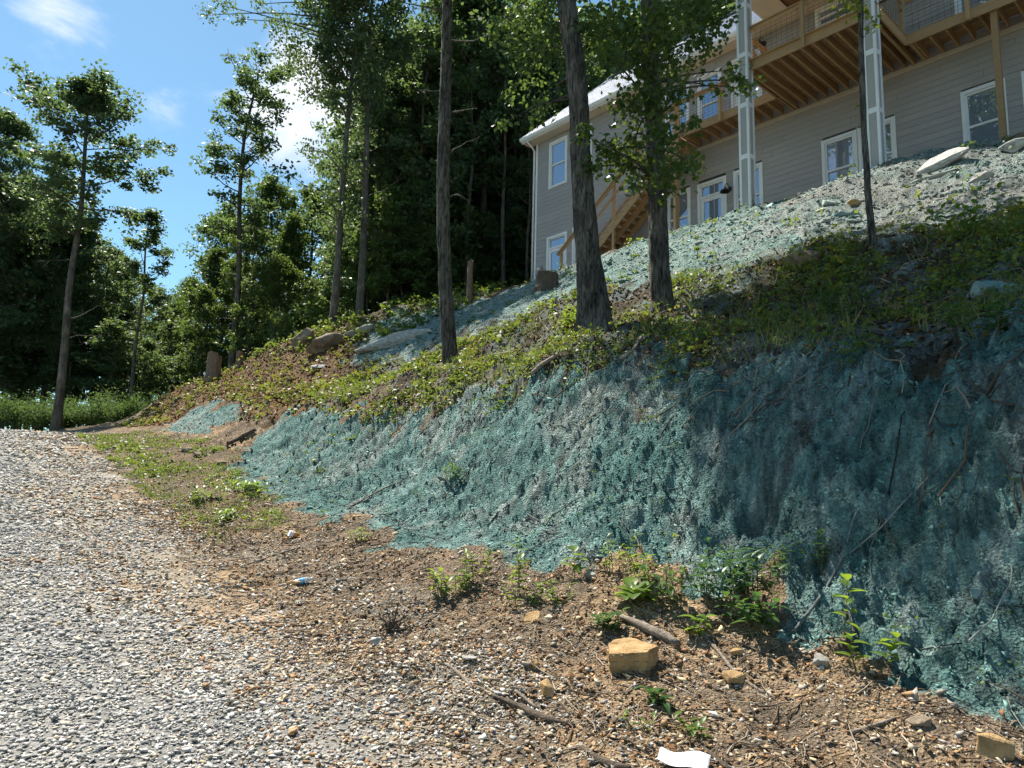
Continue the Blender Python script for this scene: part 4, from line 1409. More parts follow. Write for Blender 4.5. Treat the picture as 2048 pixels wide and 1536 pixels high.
W, Cs = Acc(), []
for px, py, rad in ((1080, 40, 60), (1040, 90, 50), (1100, 110, 45), (1060, 150, 40), (1020, 190, 30), (1090, 205, 30), (1010, 245, 20), (1070, 235, 25), (1115, 60, 45), (1200, 40, 45), (1000, 60, 45), (1030, 20, 45)):
    Y = 12.4 + rb.uniform(-.5, 2.0)
    c = at(px, py, Y) - o1
    z = min(max(c[2] + rb.uniform(-.2, 1.0), 4), 14)
    p = np.array([np.interp(z, T1[:, 2], T1[:, i]) for i in range(3)])
    B = spline([p, (p + c) / 2 + np.array([0, 0, rb.uniform(.1, .5)]), c], 9)
    link('bough', npmesh('bough', *tube_q(B, np.linspace(.026, .005, 9), 5), smooth=True), M['bark'], t1)
    n = int(rad * rad / 16)
    Cs.append(c + rb.normal(0, .5, (n, 3)) * rad / FPX * Y * np.array([1, 1.4, .8]))
    Cs.append(B[rb.integers(4, 9, 5)] + rb.normal(0, .1, (5, 3)))
C = np.vstack(Cs)
link('leaves', npmesh('leaves', *leaf_quads(C, np.full(len(C), .12), rb)), M['leaf_b'], t1)

# thin sapling at the right
sp = [(1746, 492), (1741, 440), (1735, 380), (1733, 330), (1728, 260), (1725, 180), (1722, 100), (1722, 20)]
Ys = on(1746, 490)[1]
P = [at(a, b_, Ys) for a, b_ in sp]
o4 = np.array([P[0][0], P[0][1], float(gz(P[0][0], P[0][1]))])
P = [o4 - np.array([0, 0, .15])] + P + [P[-1] + np.array([.05, 0, .9]), P[-1] + np.array([.0, 0, 1.9])]
k = Ys / FPX / 2
t4 = empty('sapling', o4)
tag(t4, 'thin dark sapling with a tuft of yellow-green maple leaves before the right column', 'tree')
T4, r4, VF = bark_trunk([p - o4 for p in P], [k * w_ for w_ in (18, 16, 14, 13, 13, 12, 12, 11, 10, 7, 3)], 61, 16, .05)
link('trunk', npmesh('trunk', *VF, smooth=True), M['bark'], t4)
rb = np.random.default_rng(9)
W, Cs = Acc(), []
for px, py, rad in ((1690, 8, 22), (1712, 14, 20), (1735, 22, 16), (1752, 38, 18), (1745, 55, 14), (1700, -30, 26), (1740, -40, 26), (1670, -10, 18), (1722, 208, 5), (1715, 30, 14)):
    c = at(px, py, Ys + rb.uniform(-.4, .3)) - o4
    z = c[2] - .12
    p = np.array([np.interp(z, T4[:, 2], T4[:, i]) for i in range(3)])
    W.add(tube_q(spline([p, (p + c) / 2 + np.array([0, 0, .04]), c], 5), np.linspace(.009, .003, 5), 4))
    n = max(2, int(rad * rad / 22))
    Cs.append(c + rb.normal(0, .5, (n, 3)) * rad / FPX * Ys)
C = np.vstack(Cs)
M['leaf_y'] = leafmat('young_maple_leaf', [(.3, (.07, .12, .018)), (.7, (.16, .20, .022))], .5, (.42, .46, .03), 3)
link('twigs', npmesh('twigs', *W.arrays()), M['bark'], t4)
link('leaves', npmesh('leaves', *maple_leaves(C, np.full(len(C), .085), rb)), M['leaf_y'], t4)

# ------------------------------------------------------------------ ground cover
M['cover'] = leafmat('ground_cover_leaf', None, .40, (.26, .34, .03), attr=True)
M['litter'] = colored('leaf_litter', .9, .3, 40, .2, 0)
r = np.random.default_rng(91)
GREENS = [(.065, .115, .028), (.10, .16, .034), (.145, .205, .040), (.20, .235, .036), (.045, .085, .028), (.075, .130, .036)]
YELL = [(.24, .23, .030), (.18, .20, .028), (.28, .20, .03)]
DRY = [(.20, .10, .04), (.26, .15, .06), (.13, .07, .035), (.32, .20, .10), (.10, .06, .03)]

def cover(name, poly, dens, leaf, hmax, pal, palw, sbox, per=6, fade=.0, mat_='cover', clump=.0):
    s0, s1, t0, t1 = sbox
    s, t = sample(s0, s1, t0, t1, dens, r)
    k = pip(s + fbm(s * 2, t * 2, 131, 3) * .9, t + fbm(s * 2, t * 2, 137, 3) * .7, poly)
    if clump:
        k &= fbm(s * 1.3, t * 1.3, 211, 3) + r.normal(0, .12, len(s)) > clump
    s, t = s[k], t[k]
    x, y = st2xy(s, t)
    dist = np.hypot(x, y)
    kk = r.uniform(size=len(s)) < np.clip(11 / dist, .2, 1)
    x, y, s, t, dist = x[kk], y[kk], s[kk], t[kk], dist[kk]
    g = np.stack([x, y, ground(s, t)], -1)
    n = len(g)
    h = hmax * r.uniform(.15, 1, n) ** 1.5
    C = np.repeat(g, per, 0)
    hh = np.repeat(h, per)
    spread = np.repeat(.05 + h * .45, per)
    C = C + r.normal(0, 1, (n * per, 3)) * (spread * .55)[:, None] * np.array([1, 1, 0])
    C[:, 2] += hh * r.uniform(.25, 1, n * per) + .01
    size = np.repeat(leaf * np.clip(dist / 13, .75, 1.5) * r.uniform(.55, 1.3, n), per)
    V, F = leaf_quads(C, size, r, .9)
    pc = np.array(pal)[r.choice(len(pal), n, p=np.array(palw) / sum(palw))]
    c = np.repeat(np.repeat(np.clip(pc * (1 + r.normal(0, .15, (n, 1))), .005, .6), per, 0), 4, 0)
    return tag(link(name, npmesh(name, V, F, c), M[mat_]), kind='stuff')
cover('bench_ground_cover', BENCH, 105, .080, .24, GREENS + YELL + DRY, [3, 4, 4, 3, 3, 3, 1.6, 1.2, .6, 1, 1, 1, .6, 1], (-2, 21, 6.3, 11.6), 6, clump=.06)
cover('right_bench_weeds', [(-2, 8.8), (-2, 11.6), (4.5, 11.4), (7, 10.6), (7, 9.4), (4, 8.8)], 75, .085, .42, GREENS + YELL, [2, 3, 4, 5, 1, 2, 4, 4, 1.5], (-2, 7.2, 8.6, 11.6), 8, clump=-.15)  # palette leans to bright yellow-green: sunlight put into the leaf colour
cover('nose_ground_cover', NOSE, 34, .085, .32, GREENS + YELL + DRY, [1.5, 2.5, 2, 2, 1.5, 2, 2, 1.5, .8, 5, 5, 4, 2.5, 3], (17, 38, 4.2, 13), 7, clump=-.2)
cover('verge_weeds', VERGE, 110, .05, .14, GREENS + YELL, [2, 4, 5, 4, 1, 3, 2, 2, 0], (9.5, 27, 2.2, 5.2), 7, clump=.10)
cover('bank_weeds', FACE, 12, .05, .16, GREENS, [4, 3, 1, .5, 4, 4], (1, 19, 3.8, 7.4), 7, clump=.12)
cover('upper_slope_weeds', UPPER, 10, .07, .25, GREENS, [3, 4, 3, 2, 2, 3], (0, 26, 10, 16.4), 7, clump=.16)
cover('bench_lip_weeds', [(-2, 6.8), (-2, 7.7), (5, 7.6), (9, 7.6), (14, 7.0), (14, 6.2), (9, 6.7), (5, 6.8)], 130, .06, .22, GREENS + DRY, [4, 3, 2, 1, 5, 4, .3, .3, .6, .2, .6], (-2, 14, 6, 7.8), 7, clump=-.08)
cover('wood_edge_weeds', [(24, 12), (30, 10), (36, 9), (34, 13), (27, 18), (24, 18.5)], 30, .12, .5, GREENS, [3, 4, 3, 2, 2, 3], (24, 36, 9, 18.5), 7)

# grass at the verge
s, t = sample(9.5, 27, 2.3, 5.1, 230, r)
k = pip(s + fbm(s * 2, t * 2, 131, 3) * .9, t + fbm(s * 2, t * 2, 137, 3) * .7, VERGE) & (fbm(s * 1.1, t * 1.6, 223, 3) + r.normal(0, .10, len(s)) > .13)
s, t = s[k], t[k]
x, y = st2xy(s, t)
n = len(s)
b0 = np.stack([x, y, ground(s, t) - .01], -1)
h = r.uniform(.03, .11, n)
a = r.uniform(0, 6.28, n)
wd = np.stack([np.cos(a), np.sin(a), 0 * a], -1) * (.006 + .0005 * s)[:, None]
tip = b0 + np.stack([r.normal(0, .4, n) * h, r.normal(0, .4, n) * h, h], -1)
V = np.stack([b0 - wd, b0 + wd, tip], 1).reshape(-1, 3)
c = np.repeat(pick([(.09, .15, .03), (.13, .19, .035), (.17, .19, .04), (.06, .11, .03)], n, r), 3, 0)
tag(link('verge_grass', npmesh('verge_grass', V, np.arange(3 * n).reshape(n, 3), c), M['cover']), kind='stuff')

# grass tufts among the bench weeds
s, t = sample(-1, 22, 6.8, 11.4, 150, r)
k = pip(s, t, BENCH) & (fbm(s * 1.7, t * 1.7, 521, 3) + r.normal(0, .08, len(s)) > .10)
s, t = s[k], t[k]
x, y = st2xy(s, t)
n = len(s)
b0 = np.stack([x, y, ground(s, t) - .01], -1)
h = r.uniform(.08, .34, n)
a = r.uniform(0, 6.28, n)
wd = np.stack([np.cos(a), np.sin(a), 0 * a], -1) * .008
tip = b0 + np.stack([r.normal(0, .45, n) * h, r.normal(0, .45, n) * h, h], -1)
V = np.stack([b0 - wd, b0 + wd, tip], 1).reshape(-1, 3)
c = np.repeat(pick([(.10, .16, .035), (.15, .20, .04), (.20, .20, .06), (.28, .23, .12)], n, r), 3, 0)
tag(link('bench_grass', npmesh('bench_grass', V, np.arange(3 * n).reshape(n, 3), c), M['cover']), kind='stuff')

# dead leaves: flat quads on the bench, the bank and the talus
def litter(name, sbox, dens, keep, leaf, pal):
    s, t = sample(*sbox, dens, r)
    k = keep(s, t)
    s, t = s[k], t[k]
    x, y = st2xy(s, t)
    C = np.stack([x, y, ground(s, t) + .012], -1)
    V, F = leaf_quads(C, np.full(len(C), leaf), r, 1.6)
    return tag(link(name, npmesh(name, V, F, np.repeat(pick(pal, len(C), r, .2), 4, 0)), M['litter']), kind='stuff')
litter('bench_leaf_litter', (-2, 22, 6.4, 11.5), 130, lambda s, t: pip(s, t, BENCH), .09, DRY + [(.30, .26, .20)])
litter('talus_leaf_litter', (.5, 14, 2.2, 5.2), 220, lambda s, t: (~pip(s, t, FACE)) & (fbm(s * 1.2, t * 1.2, 401, 3) > -.05), .045, DRY + [(.34, .25, .15), (.40, .33, .24)])
litter('nose_dry_brush', (18, 37, 4.4, 12), 70, lambda s, t: pip(s, t, NOSE), .13, [(.20, .095, .035), (.26, .14, .05), (.13, .06, .03)])

# twigs and roots too small to pick apart
def twigs(name, n, sbox, keep, L0, L1, r0, pal, lift=.01):
    W, cc = Acc(), []
    s, t = sample(*sbox, n / max(1, (sbox[1] - sbox[0]) * (sbox[3] - sbox[2])), r)
    k = keep(s, t)
    s, t = s[k], t[k]
    m_ = len(s)
    Ls, an = r.uniform(L0, L1, m_), r.uniform(0, 3.14, m_)
    q = np.linspace(-.5, .5, 5)[None] * Ls[:, None]
    ss_ = s[:, None] + q * np.cos(an)[:, None] + r.normal(0, .05, (m_, 5)) * Ls[:, None]
    tt_ = t[:, None] + q * np.sin(an)[:, None] + r.normal(0, .05, (m_, 5)) * Ls[:, None]
    X, Y = st2xy(ss_, tt_)
    Z = ground(ss_.ravel(), tt_.ravel()).reshape(m_, 5) + lift + r0
    Z[:, 1], Z[:, 3] = (Z[:, 0] + Z[:, 2]) / 2, (Z[:, 2] + Z[:, 4]) / 2
    for i in range(m_):
        rr_ = r0 * r.uniform(.5, 1.3)
        VF = tube_q(np.stack([X[i], Y[i], Z[i]], -1), np.linspace(rr_, rr_ * .5, 5), 5)
        W.add(VF); cc.append(np.repeat(pick(pal, 1, r, .2), len(VF[0]), 0))
    V, F = W.arrays()
    return tag(link(name, npmesh(name, V, F, np.vstack(cc), smooth=True), M['litter']), kind='stuff')
BROWN = [(.10, .07, .045), (.16, .115, .075), (.24, .19, .14), (.06, .045, .03), (.30, .25, .19)]
twigs('talus_twigs', 2000, (.8, 13, 2.0, 5.2), lambda s, t: ~pip(s, t, FACE), .06, .38, .005, BROWN)
twigs('straw_litter', 1800, (.8, 13, 1.8, 5.2), lambda s, t: (~pip(s, t, FACE)) & (fbm(s * 1.5, t * 1.5, 611, 3) > -.05), .04, .20, .0025, [(.42, .33, .20), (.34, .25, .15), (.50, .42, .28)])
twigs('lip_roots', 260, (1, 14, 6.3, 7.6), lambda s, t: s > 0, .15, .6, .008, BROWN, .02)
twigs('bank_roots', 560, (.5, 17, 4.2, 7.4), lambda s, t: pip(s, t, FACE), .10, .55, .007, [(.05, .07, .065), (.09, .12, .11), (.08, .065, .05), (.16, .17, .155)])
twigs('bench_twigs', 420, (-1, 22, 7, 11.5), lambda s, t: pip(s, t, BENCH), .15, .8, .010, BROWN)

# ------------------------------------------------------------------ rocks, logs, stumps, litter that can be told apart
M['sandstone'] = simple('sandstone', (.27, .165, .07), (.50, .34, .165), 9, .95, .9, bscale=45)
M['grey_rock'] = simple('grey_rock', (.20, .19, .17), (.38, .36, .32), 6, .9, .6, bscale=30)
M['pale_rock'] = simple('pale_rock', (.24, .24, .22), (.56, .55, .51), 6, .85, .9, bscale=18, stretch=(1, 1, 3))
M['brown_rock'] = simple('brown_rock', (.12, .092, .065), (.29, .225, .16), 4, .95, .6, bscale=20)
M['teal_rock'] = simple('hydroseed_coated_rock', (.07, .16, .155), (.30, .36, .34), 4, .95, .6, bscale=24)
M['dead_wood'] = simple('weathered_wood', (.13, .10, .075), (.36, .30, .24), 6, .9, .8, stretch=(1.2, 9, 9), bscale=14)
M['root_wood'] = simple('coated_branch', (.09, .10, .092), (.24, .26, .245), 9, .9, .6)
M['dark_wood'] = simple('dark_brown_wood', (.045, .034, .024), (.16, .12, .085), 6, .9, .8, stretch=(1.2, 9, 9), bscale=14)  # dark brown two-tone wood for sticks, roots and a stump
M['stump_wood'] = simple('stump_wood', (.11, .075, .05), (.27, .19, .13), 5, .9, .8, stretch=(6, 6, 1.2), bscale=14)

def rock_mesh(sx, sy, sz, seed, npts=16, rough=.04, subd=2):
    rr_ = np.random.default_rng(seed)
    p = rr_.normal(size=(npts, 3))
    p /= (np.abs(p) ** 4).sum(1, keepdims=True) ** .25
    p *= rr_.uniform(.8, 1, (npts, 1)) * np.array([sx, sy, sz]) * .5
    bm = bmesh.new()
    for q in p: bm.verts.new(q)
    g = bmesh.ops.convex_hull(bm, input=bm.verts)
    bmesh.ops.delete(bm, geom=[v for v in g['geom_interior'] if isinstance(v, bmesh.types.BMVert)], context='VERTS')
    bmesh.ops.bevel(bm, geom=bm.edges[:], offset=min(sx, sy, sz) * .04, segments=1, affect='EDGES')
    bmesh.ops.triangulate(bm, faces=bm.faces)
    bmesh.ops.subdivide_edges(bm, edges=bm.edges[:], cuts=subd, use_grid_fill=True)
    co = np.array([v.co[:] for v in bm.verts])
    sc_ = 4 / max(sx, sy, sz)
    d = fbm(co[:, 0] * sc_ + co[:, 2] * sc_ * 1.3, co[:, 1] * sc_ - co[:, 2] * sc_, seed, 4) * rough * max(sx, sy, sz)
    for v, q in zip(bm.verts, d):
        v.co += v.co.normalized() * q
    me = bpy.data.meshes.new('rock')
    bm.to_mesh(me); bm.free()
    return me

def rock(px, py, sx, sy, sz, m, label, seed, rz=0., tilt=(0, 0), sink=.3, name='rock', cat='rock', rough=.04, group=None):
    p = on(px, py)
    o = link(name, rock_mesh(sx, sy, sz, seed, rough=rough), M[m])
    o.location = (p[0], p[1], p[2] + sz * (.5 - sink))
    o.rotation_euler = (tilt[0], tilt[1], rz)
    return tag(o, label, cat, group)
# the big golden slab: two layers with a crack between
p = on(1262, 1322)
g = empty('rock', (p[0], p[1], p[2] - .03), .05)
tag(g, 'large golden sandstone block with leaf shadows on its flat top', 'rock')
out_ = [(-.165, -.115), (-.06, -.13), (.055, -.14), (.09, -.10), (.165, -.02), (.15, .03), (.10, .075), (.045, .15), (-.02, .155), (-.075, .125), (-.125, .05)]
rr_ = np.random.default_rng(3)
def slab(z0, z1, k, nm):
    bm = bmesh.new()
    lo_ = [bm.verts.new((x * k + rr_.normal(0, .002), y * k + rr_.normal(0, .002), z0 + rr_.normal(0, .002))) for x, y in out_]
    hi_ = [bm.verts.new((x * k * .985 + rr_.normal(0, .003), y * k * .985 + rr_.normal(0, .003), z1 + rr_.normal(0, .003))) for x, y in out_]
    bm.faces.new(hi_); bm.faces.new(lo_[::-1])
    for i in range(len(out_)):
        j = (i + 1) % len(out_)
        bm.faces.new((lo_[i], lo_[j], hi_[j], hi_[i]))
    bmesh.ops.bevel(bm, geom=bm.edges[:], offset=.003, segments=1, affect='EDGES')
    bmesh.ops.triangulate(bm, faces=bm.faces)
    bmesh.ops.subdivide_edges(bm, edges=bm.edges[:], cuts=3, use_grid_fill=True)
    co = np.array([v.co[:] for v in bm.verts])
    d = fbm(co[:, 0] * 22 + co[:, 2] * 20, co[:, 1] * 22 + co[:, 2] * 33, 77, 5, .65) * .012
    for v, q in zip(bm.verts, d): v.co += v.normal * q if v.normal.length else Vector()
    me = bpy.data.meshes.new(nm); bm.to_mesh(me); bm.free()
    return link(nm, me, M['sandstone'], g)
slab(-.02, .072, 1.0, 'lower_layer')
slab(.073, .128, 1.0, 'upper_layer')
g.rotation_euler = (.10, -.05, .12)
g.scale = (1.18, 1.18, 1.05)
rock(1472, 1362, .20, .13, .10, 'sandstone', 'angular tan stone leaning beside a stick below the golden block', 11, .4, (.1, .25))
rock(1062, 1242, .20, .12, .09, 'sandstone', 'flat yellowish stone under a leafy seedling, left of the golden block', 12, .5, (.15, -.3))
rock(1092, 1392, .10, .15, .13, 'sandstone', 'upright brown stone beside splintered wood at the drive edge', 13, .3, (.5, .2))
rock(1180, 1160, .13, .11, .08, 'grey_rock', 'rounded grey stone perched at the foot of the teal bank', 14, .2, (.2, .1))
rock(1643, 1330, .15, .12, .09, 'grey_rock', 'pale greenish grey stone at the foot of the shaded bank', 15, .9)
rock(1988, 1516, .22, .18, .16, 'sandstone', 'big ochre boulder on bare dirt at the toe of the shaded bank', 16, .2, (.1, 0))
rock(1070, 1335, .07, .06, .08, 'sandstone', 'small tan block standing left of the golden block', 17, .7)
rock(1472, 1308, .11, .07, .06, 'sandstone', 'small tan stone above the leaning angular stone', 18, .2)
rock(1840, 1448, .16, .09, .07, 'brown_rock', 'dark flat stone at the shaded toe of the bank', 19, .1)
rock(752, 1288, .13, .09, .08, 'pale_rock', 'whitish lump of stone next to an upturned root', 20, 1.1)
rock(938, 1318, .14, .09, .03, 'grey_rock', 'thin grey slab lying on the dirt above the drive', 21, .2)
rock(588, 1168, .17, .08, .05, 'sandstone', 'flat orange stone against the plastic bottle', 22, .2)
rock(850, 1290, .12, .06, .03, 'sandstone', 'thin yellowish flake of stone lying near the upturned root', 23, .5)
rock(1950, 1195, .11, .08, .10, 'teal_rock', 'dark coated stone lodged in the bank next to a forked twig', 24, .3)
rock(790, 690, 3.6, 1.1, .75, 'pale_rock', 'long pale slab of rock lying on the teal upper slope', 25, -.25, (.0, -.22), .45, 'boulder', 'boulder', .02)
rock(655, 697, 2.0, 1.2, .85, 'brown_rock', 'dark brown overhanging boulder at the end of the bank', 26, .2, (0, -.15), .3, 'boulder', 'boulder', .05)
rock(606, 690, 1.1, .9, 1.0, 'brown_rock', 'tilted brown boulder left of the overhanging one', 27, .3, (0, -.3), .3, 'boulder', 'boulder', .05)
rock(725, 666, 1.7, .5, .45, 'grey_rock', 'narrow grey slab below the wood edge on the teal slope', 28, -.3, (0, -.25), .4, 'boulder', 'boulder')
rock(640, 735, .8, .4, .2, 'pale_rock', 'small white flat stone on the dry brush slope', 29, .1, (0, -.1), .4)
rock(700, 660, .7, .5, .4, 'sandstone', 'tan boulder on top of the ridge by the twin trees', 30, .1, (0, 0), .4, 'boulder', 'boulder')
rock(1893, 330, 1.25, .75, .40, 'pale_rock', 'large pale slab on the slope crest under the right windows', 31, -.84, (.45, -.05), .30, 'boulder', 'boulder', .07)
rock(1866, 357, .9, .35, .14, 'pale_rock', 'flat pale flake leaning below the large crest slab', 32, -.84, (.45, -.05), .3, rough=.07)
rock(1962, 362, .45, .35, .25, 'grey_rock', 'angular grey boulder to the right below the large crest slab', 33, .2, (0, -.2), .35, 'boulder', 'boulder')
rock(2036, 300, .7, .5, .3, 'pale_rock', 'white boulder on the crest at the end of the house wall', 34, -.84, (.4, 0), .3, 'boulder', 'boulder')
rock(1708, 412, .34, .22, .16, 'sandstone', 'orange-brown stone on the teal slope left of the sapling', 35, .2)
rock(1690, 432, .5, .2, .1, 'teal_rock', 'flat coated flake below the orange-brown stone', 36, -.3)
rock(1905, 470, .5, .2, .12, 'sandstone', 'tan flat stone among the yellow weeds right of the sapling', 37, .1)
rock(2005, 590, .75, .45, .3, 'teal_rock', 'blue-grey coated boulder in shade on the bench', 38, .2, (.2, 0), .45, 'boulder', 'boulder')
for px, py, sx in ((376, 905, .35), (300, 945, .25), (395, 912, .3), (440, 930, .3), (345, 925, .22)):
    rock(px, py, sx, sx * .7, sx * .5, 'brown_rock', 'brown stone on the grassy verge beside the drive', int(px), px * .1, group='brown stones on the verge')

def log(pts, radii, m, label, name='branch', cat='branch', group=None, sides=9, seed=1, lift=.6):
    """lying branch through photograph points, resting on the ground"""
    P = np.array([on(a, b_) for a, b_ in pts])
    P[:, 2] += np.array(radii) * lift
    n = max(6, int(np.linalg.norm(np.diff(P, axis=0), axis=1).sum() / .05))
    n = min(n, 60)
    d0 = np.concatenate([[0], np.cumsum(np.linalg.norm(np.diff(P, axis=0), axis=1))])
    T = spline(P, n)
    q = np.linspace(0, d0[-1], n)
    rd = np.interp(q, d0, radii)
    zz_, tt_ = np.meshgrid(q / max(radii), np.arange(sides) / sides, indexing='ij')
    dp = 1 + .30 * fbm(tt_ * 7, zz_ * .5, seed, 3) + .15 * fbm(tt_ * 3, zz_ * .15, seed + 4, 2)
    c0 = T[0].copy()
    V, F = tube_q(T - c0, rd, sides, dp)
    V = np.vstack([V, T[0] - c0, T[-1] - c0])
    k = len(V) - 2
    j = np.arange(sides)
    caps = np.vstack([np.stack([np.full(sides, k), (j + 1) % sides, j, np.full(sides, k)], -1), np.stack([np.full(sides, k + 1), (n - 1) * sides + j, (n - 1) * sides + (j + 1) % sides, np.full(sides, k + 1)], -1)])
    me = bpy.data.meshes.new(name)
    me.from_pydata([tuple(v) for v in V], [], [tuple(f) for f in F] + [tuple(f[:3]) for f in caps])
    for p_ in me.polygons: p_.use_smooth = True
    o = link(name, me, M[m], None, c0)
    return tag(o, label, cat, group)
log([(1242, 1238), (1290, 1262), (1335, 1285), (1356, 1298)], [.022, .036, .036, .026], 'dead_wood', 'weathered grey split log lying behind the golden block', 'log', 'log', seed=2, lift=.9)
log([(1588, 1270), (1640, 1200), (1668, 1150), (1690, 1110), (1705, 1040), (1740, 980)], [.013, .012, .010, .008, .006, .003], 'root_wood', 'long forked branch coated teal on the shaded bank', seed=3)
log([(1680, 1128), (1760, 1060), (1810, 1010), (1860, 955), (1920, 900)], [.008, .007, .006, .005, .003], 'root_wood', 'long coated side branch climbing the shaded bank from the fork', seed=4)
log([(1060, 755), (1085, 735), (1112, 718)], [.03, .04, .03], 'dead_wood', 'pale exposed root curling out of the bank lip', 'root', 'root', seed=5, lift=1.2)
log([(1245, 725), (1270, 700), (1282, 680)], [.018, .024, .02], 'dead_wood', 'pale bent stick poking over the bank lip below the maple trunk', seed=6, lift=1.2)
log([(1172, 760), (1178, 730), (1184, 700)], [.010, .012, .014], 'dark_wood', 'thin dark root hanging down below the leaning trunk', 'root', 'root', seed=7, lift=1.2)
log([(960, 720), (1000, 712), (1030, 705)], [.03, .035, .03], 'dead_wood', 'short pale log lying by the straight trunk', 'log', 'log', seed=8)
log([(495, 1130), (560, 1108), (600, 1095)], [.010, .013, .010], 'dead_wood', 'long pale stick on the dirt near the plastic bottle', seed=9)
log([(575, 1266), (640, 1272), (700, 1280)], [.010, .014, .010], 'dark_wood', 'dark stick lying along the gravel edge', seed=10)
log([(890, 1330), (920, 1350), (945, 1380)], [.010, .013, .010], 'dead_wood', 'bent pale stick beside the thin grey slab', seed=11)
log([(985, 1395), (1040, 1418), (1085, 1445), (1150, 1455)], [.010, .022, .026, .012], 'dark_wood', 'dark splintered branch below the upright brown stone', seed=12)
log([(1030, 1385), (1075, 1420)], [.008, .011], 'dead_wood', 'pale wood splinter pointing at the upright brown stone', seed=13)
log([(1165, 1500), (1200, 1530), (1260, 1545)], [.018, .022, .02], 'dark_wood', 'curved dark bark stick left of the white sheet', seed=14)
log([(1370, 1475), (1420, 1510), (1460, 1545)], [.012, .016, .014], 'dark_wood', 'mossy dark stick right of the white sheet', seed=15)
log([(1400, 1265), (1440, 1310), (1470, 1350), (1530, 1390)], [.010, .012, .012, .008], 'dead_wood', 'long tan stick running down past the leaning angular stone', seed=16)
log([(1160, 1140), (1250, 1152), (1330, 1165)], [.006, .007, .005], 'dark_wood', 'thin grey twig lying across the seedlings at the bank foot', seed=17, lift=2)
log([(1700, 1470), (1740, 1460), (1790, 1440)], [.010, .014, .008], 'dead_wood', 'curved brown stick on dirt before the ochre boulder', seed=18)
log([(1290, 1340), (1340, 1370), (1395, 1395)], [.006, .008, .006], 'dead_wood', 'thin bleached twig right of the golden block', seed=19)
log([(1880, 1000), (1895, 1080), (1920, 1120)], [.006, .008, .004], 'teal_rock', 'short forked coated twig high on the shaded bank', seed=20)
log([(700, 1015), (760, 985), (800, 965)], [.012, .014, .008], 'dead_wood', 'grey stick lying on the lit teal bank foot', seed=21)
log([(885, 1000), (920, 965), (950, 930)], [.008, .010, .006], 'dark_wood', 'dark twig standing out of the lit teal bank', seed=22, lift=2)
log([(455, 890), (480, 880), (510, 868)], [.05, .06, .05], 'dark_wood', 'dark log at the foot of the bank by the verge', 'log', 'log', seed=23)
# upturned root clump
p = on(780, 1262)
W = Acc(); rb = np.random.default_rng(31)
for _ in range(26):
    d = rb.normal(0, 1, 3); d[2] = abs(d[2]) + .5
    W.add(tube_q(limb(np.array([0, 0, -.02]), d, rb.uniform(.08, .24), rb, 5, .1, .35), np.linspace(.014, .003, 6), 5))
V, F = W.arrays()
tag(link('root_clump', npmesh('root_clump', V, F, smooth=True), M['dark_wood'], None, p), 'dark upturned root clump at the edge of the gravel', 'root')

def stump(px, py, d, h, m, label, seed, jag=.12, tilt=(0, 0)):
    p = on(px, py)
    sides = 26
    rb = np.random.default_rng(seed)
    q = np.linspace(-.3, h, 14)
    th = np.arange(sides) / sides
    zz_, tt_ = np.meshgrid(q, th, indexing='ij')
    rad = d / 2 * (1 + .35 * np.exp(-np.clip(q, 0, 9) / (h * .2)))
    dp = 1 + .30 * (.3 - np.abs(fbm(tt_ * 12, zz_ * 1.2, seed, 3))) + .06 * np.cos(tt_ * 31.4)
    T = np.stack([0 * q, 0 * q, q], -1)
    V, F = tube_q(T, rad, sides, dp)
    V = V.reshape(14, sides, 3)
    V[-1, :, 2] += (fbm(th * 6, th * 0, seed + 2, 3) * jag * 2)
    Vt = V[-1].copy(); Vt[:, :2] *= .6; Vt[:, 2] -= .02 + rb.uniform(0, jag * .5, sides)
    V = np.vstack([V.reshape(-1, 3), Vt, [[0, 0, h - .05]]])
    F = [tuple(f) for f in F]
    o_ = 13 * sides
    for i in range(sides):
        j = (i + 1) % sides
        F.append((o_ + i, o_ + j, o_ + sides + j, o_ + sides + i))
        F.append((o_ + sides + i, o_ + sides + j, o_ + 2 * sides))
    me = bpy.data.meshes.new('stump'); me.from_pydata([tuple(v) for v in V], [], F)
    o = link('stump', me, M[m], None, p)
    o.rotation_euler = (tilt[0], tilt[1], 0)
    return tag(o, label, 'stump')
stump(425, 757, .58, 1.15, 'stump_wood', 'tall broken brown stump on the crest of the bank end', 41, .14)
stump(478, 730, .30, .60, 'stump_wood', 'short pale stump right of the tall broken stump', 42, .05)
stump(1094, 578, .62, .45, 'dark_wood', 'wide dark stump by the downspout corner of the house', 43, .05)  # dark wood colour stands in for the shade on this stump
stump(938, 606, .22, 1.7, 'stump_wood', 'pale snapped trunk standing before the dark wood', 44, .15)
log([(1572, 540), (1605, 532), (1640, 526)], [.12, .14, .11], 'stump_wood', 'cut reddish log end resting in the weeds on the bench', 'log', 'log', seed=45, lift=.8)

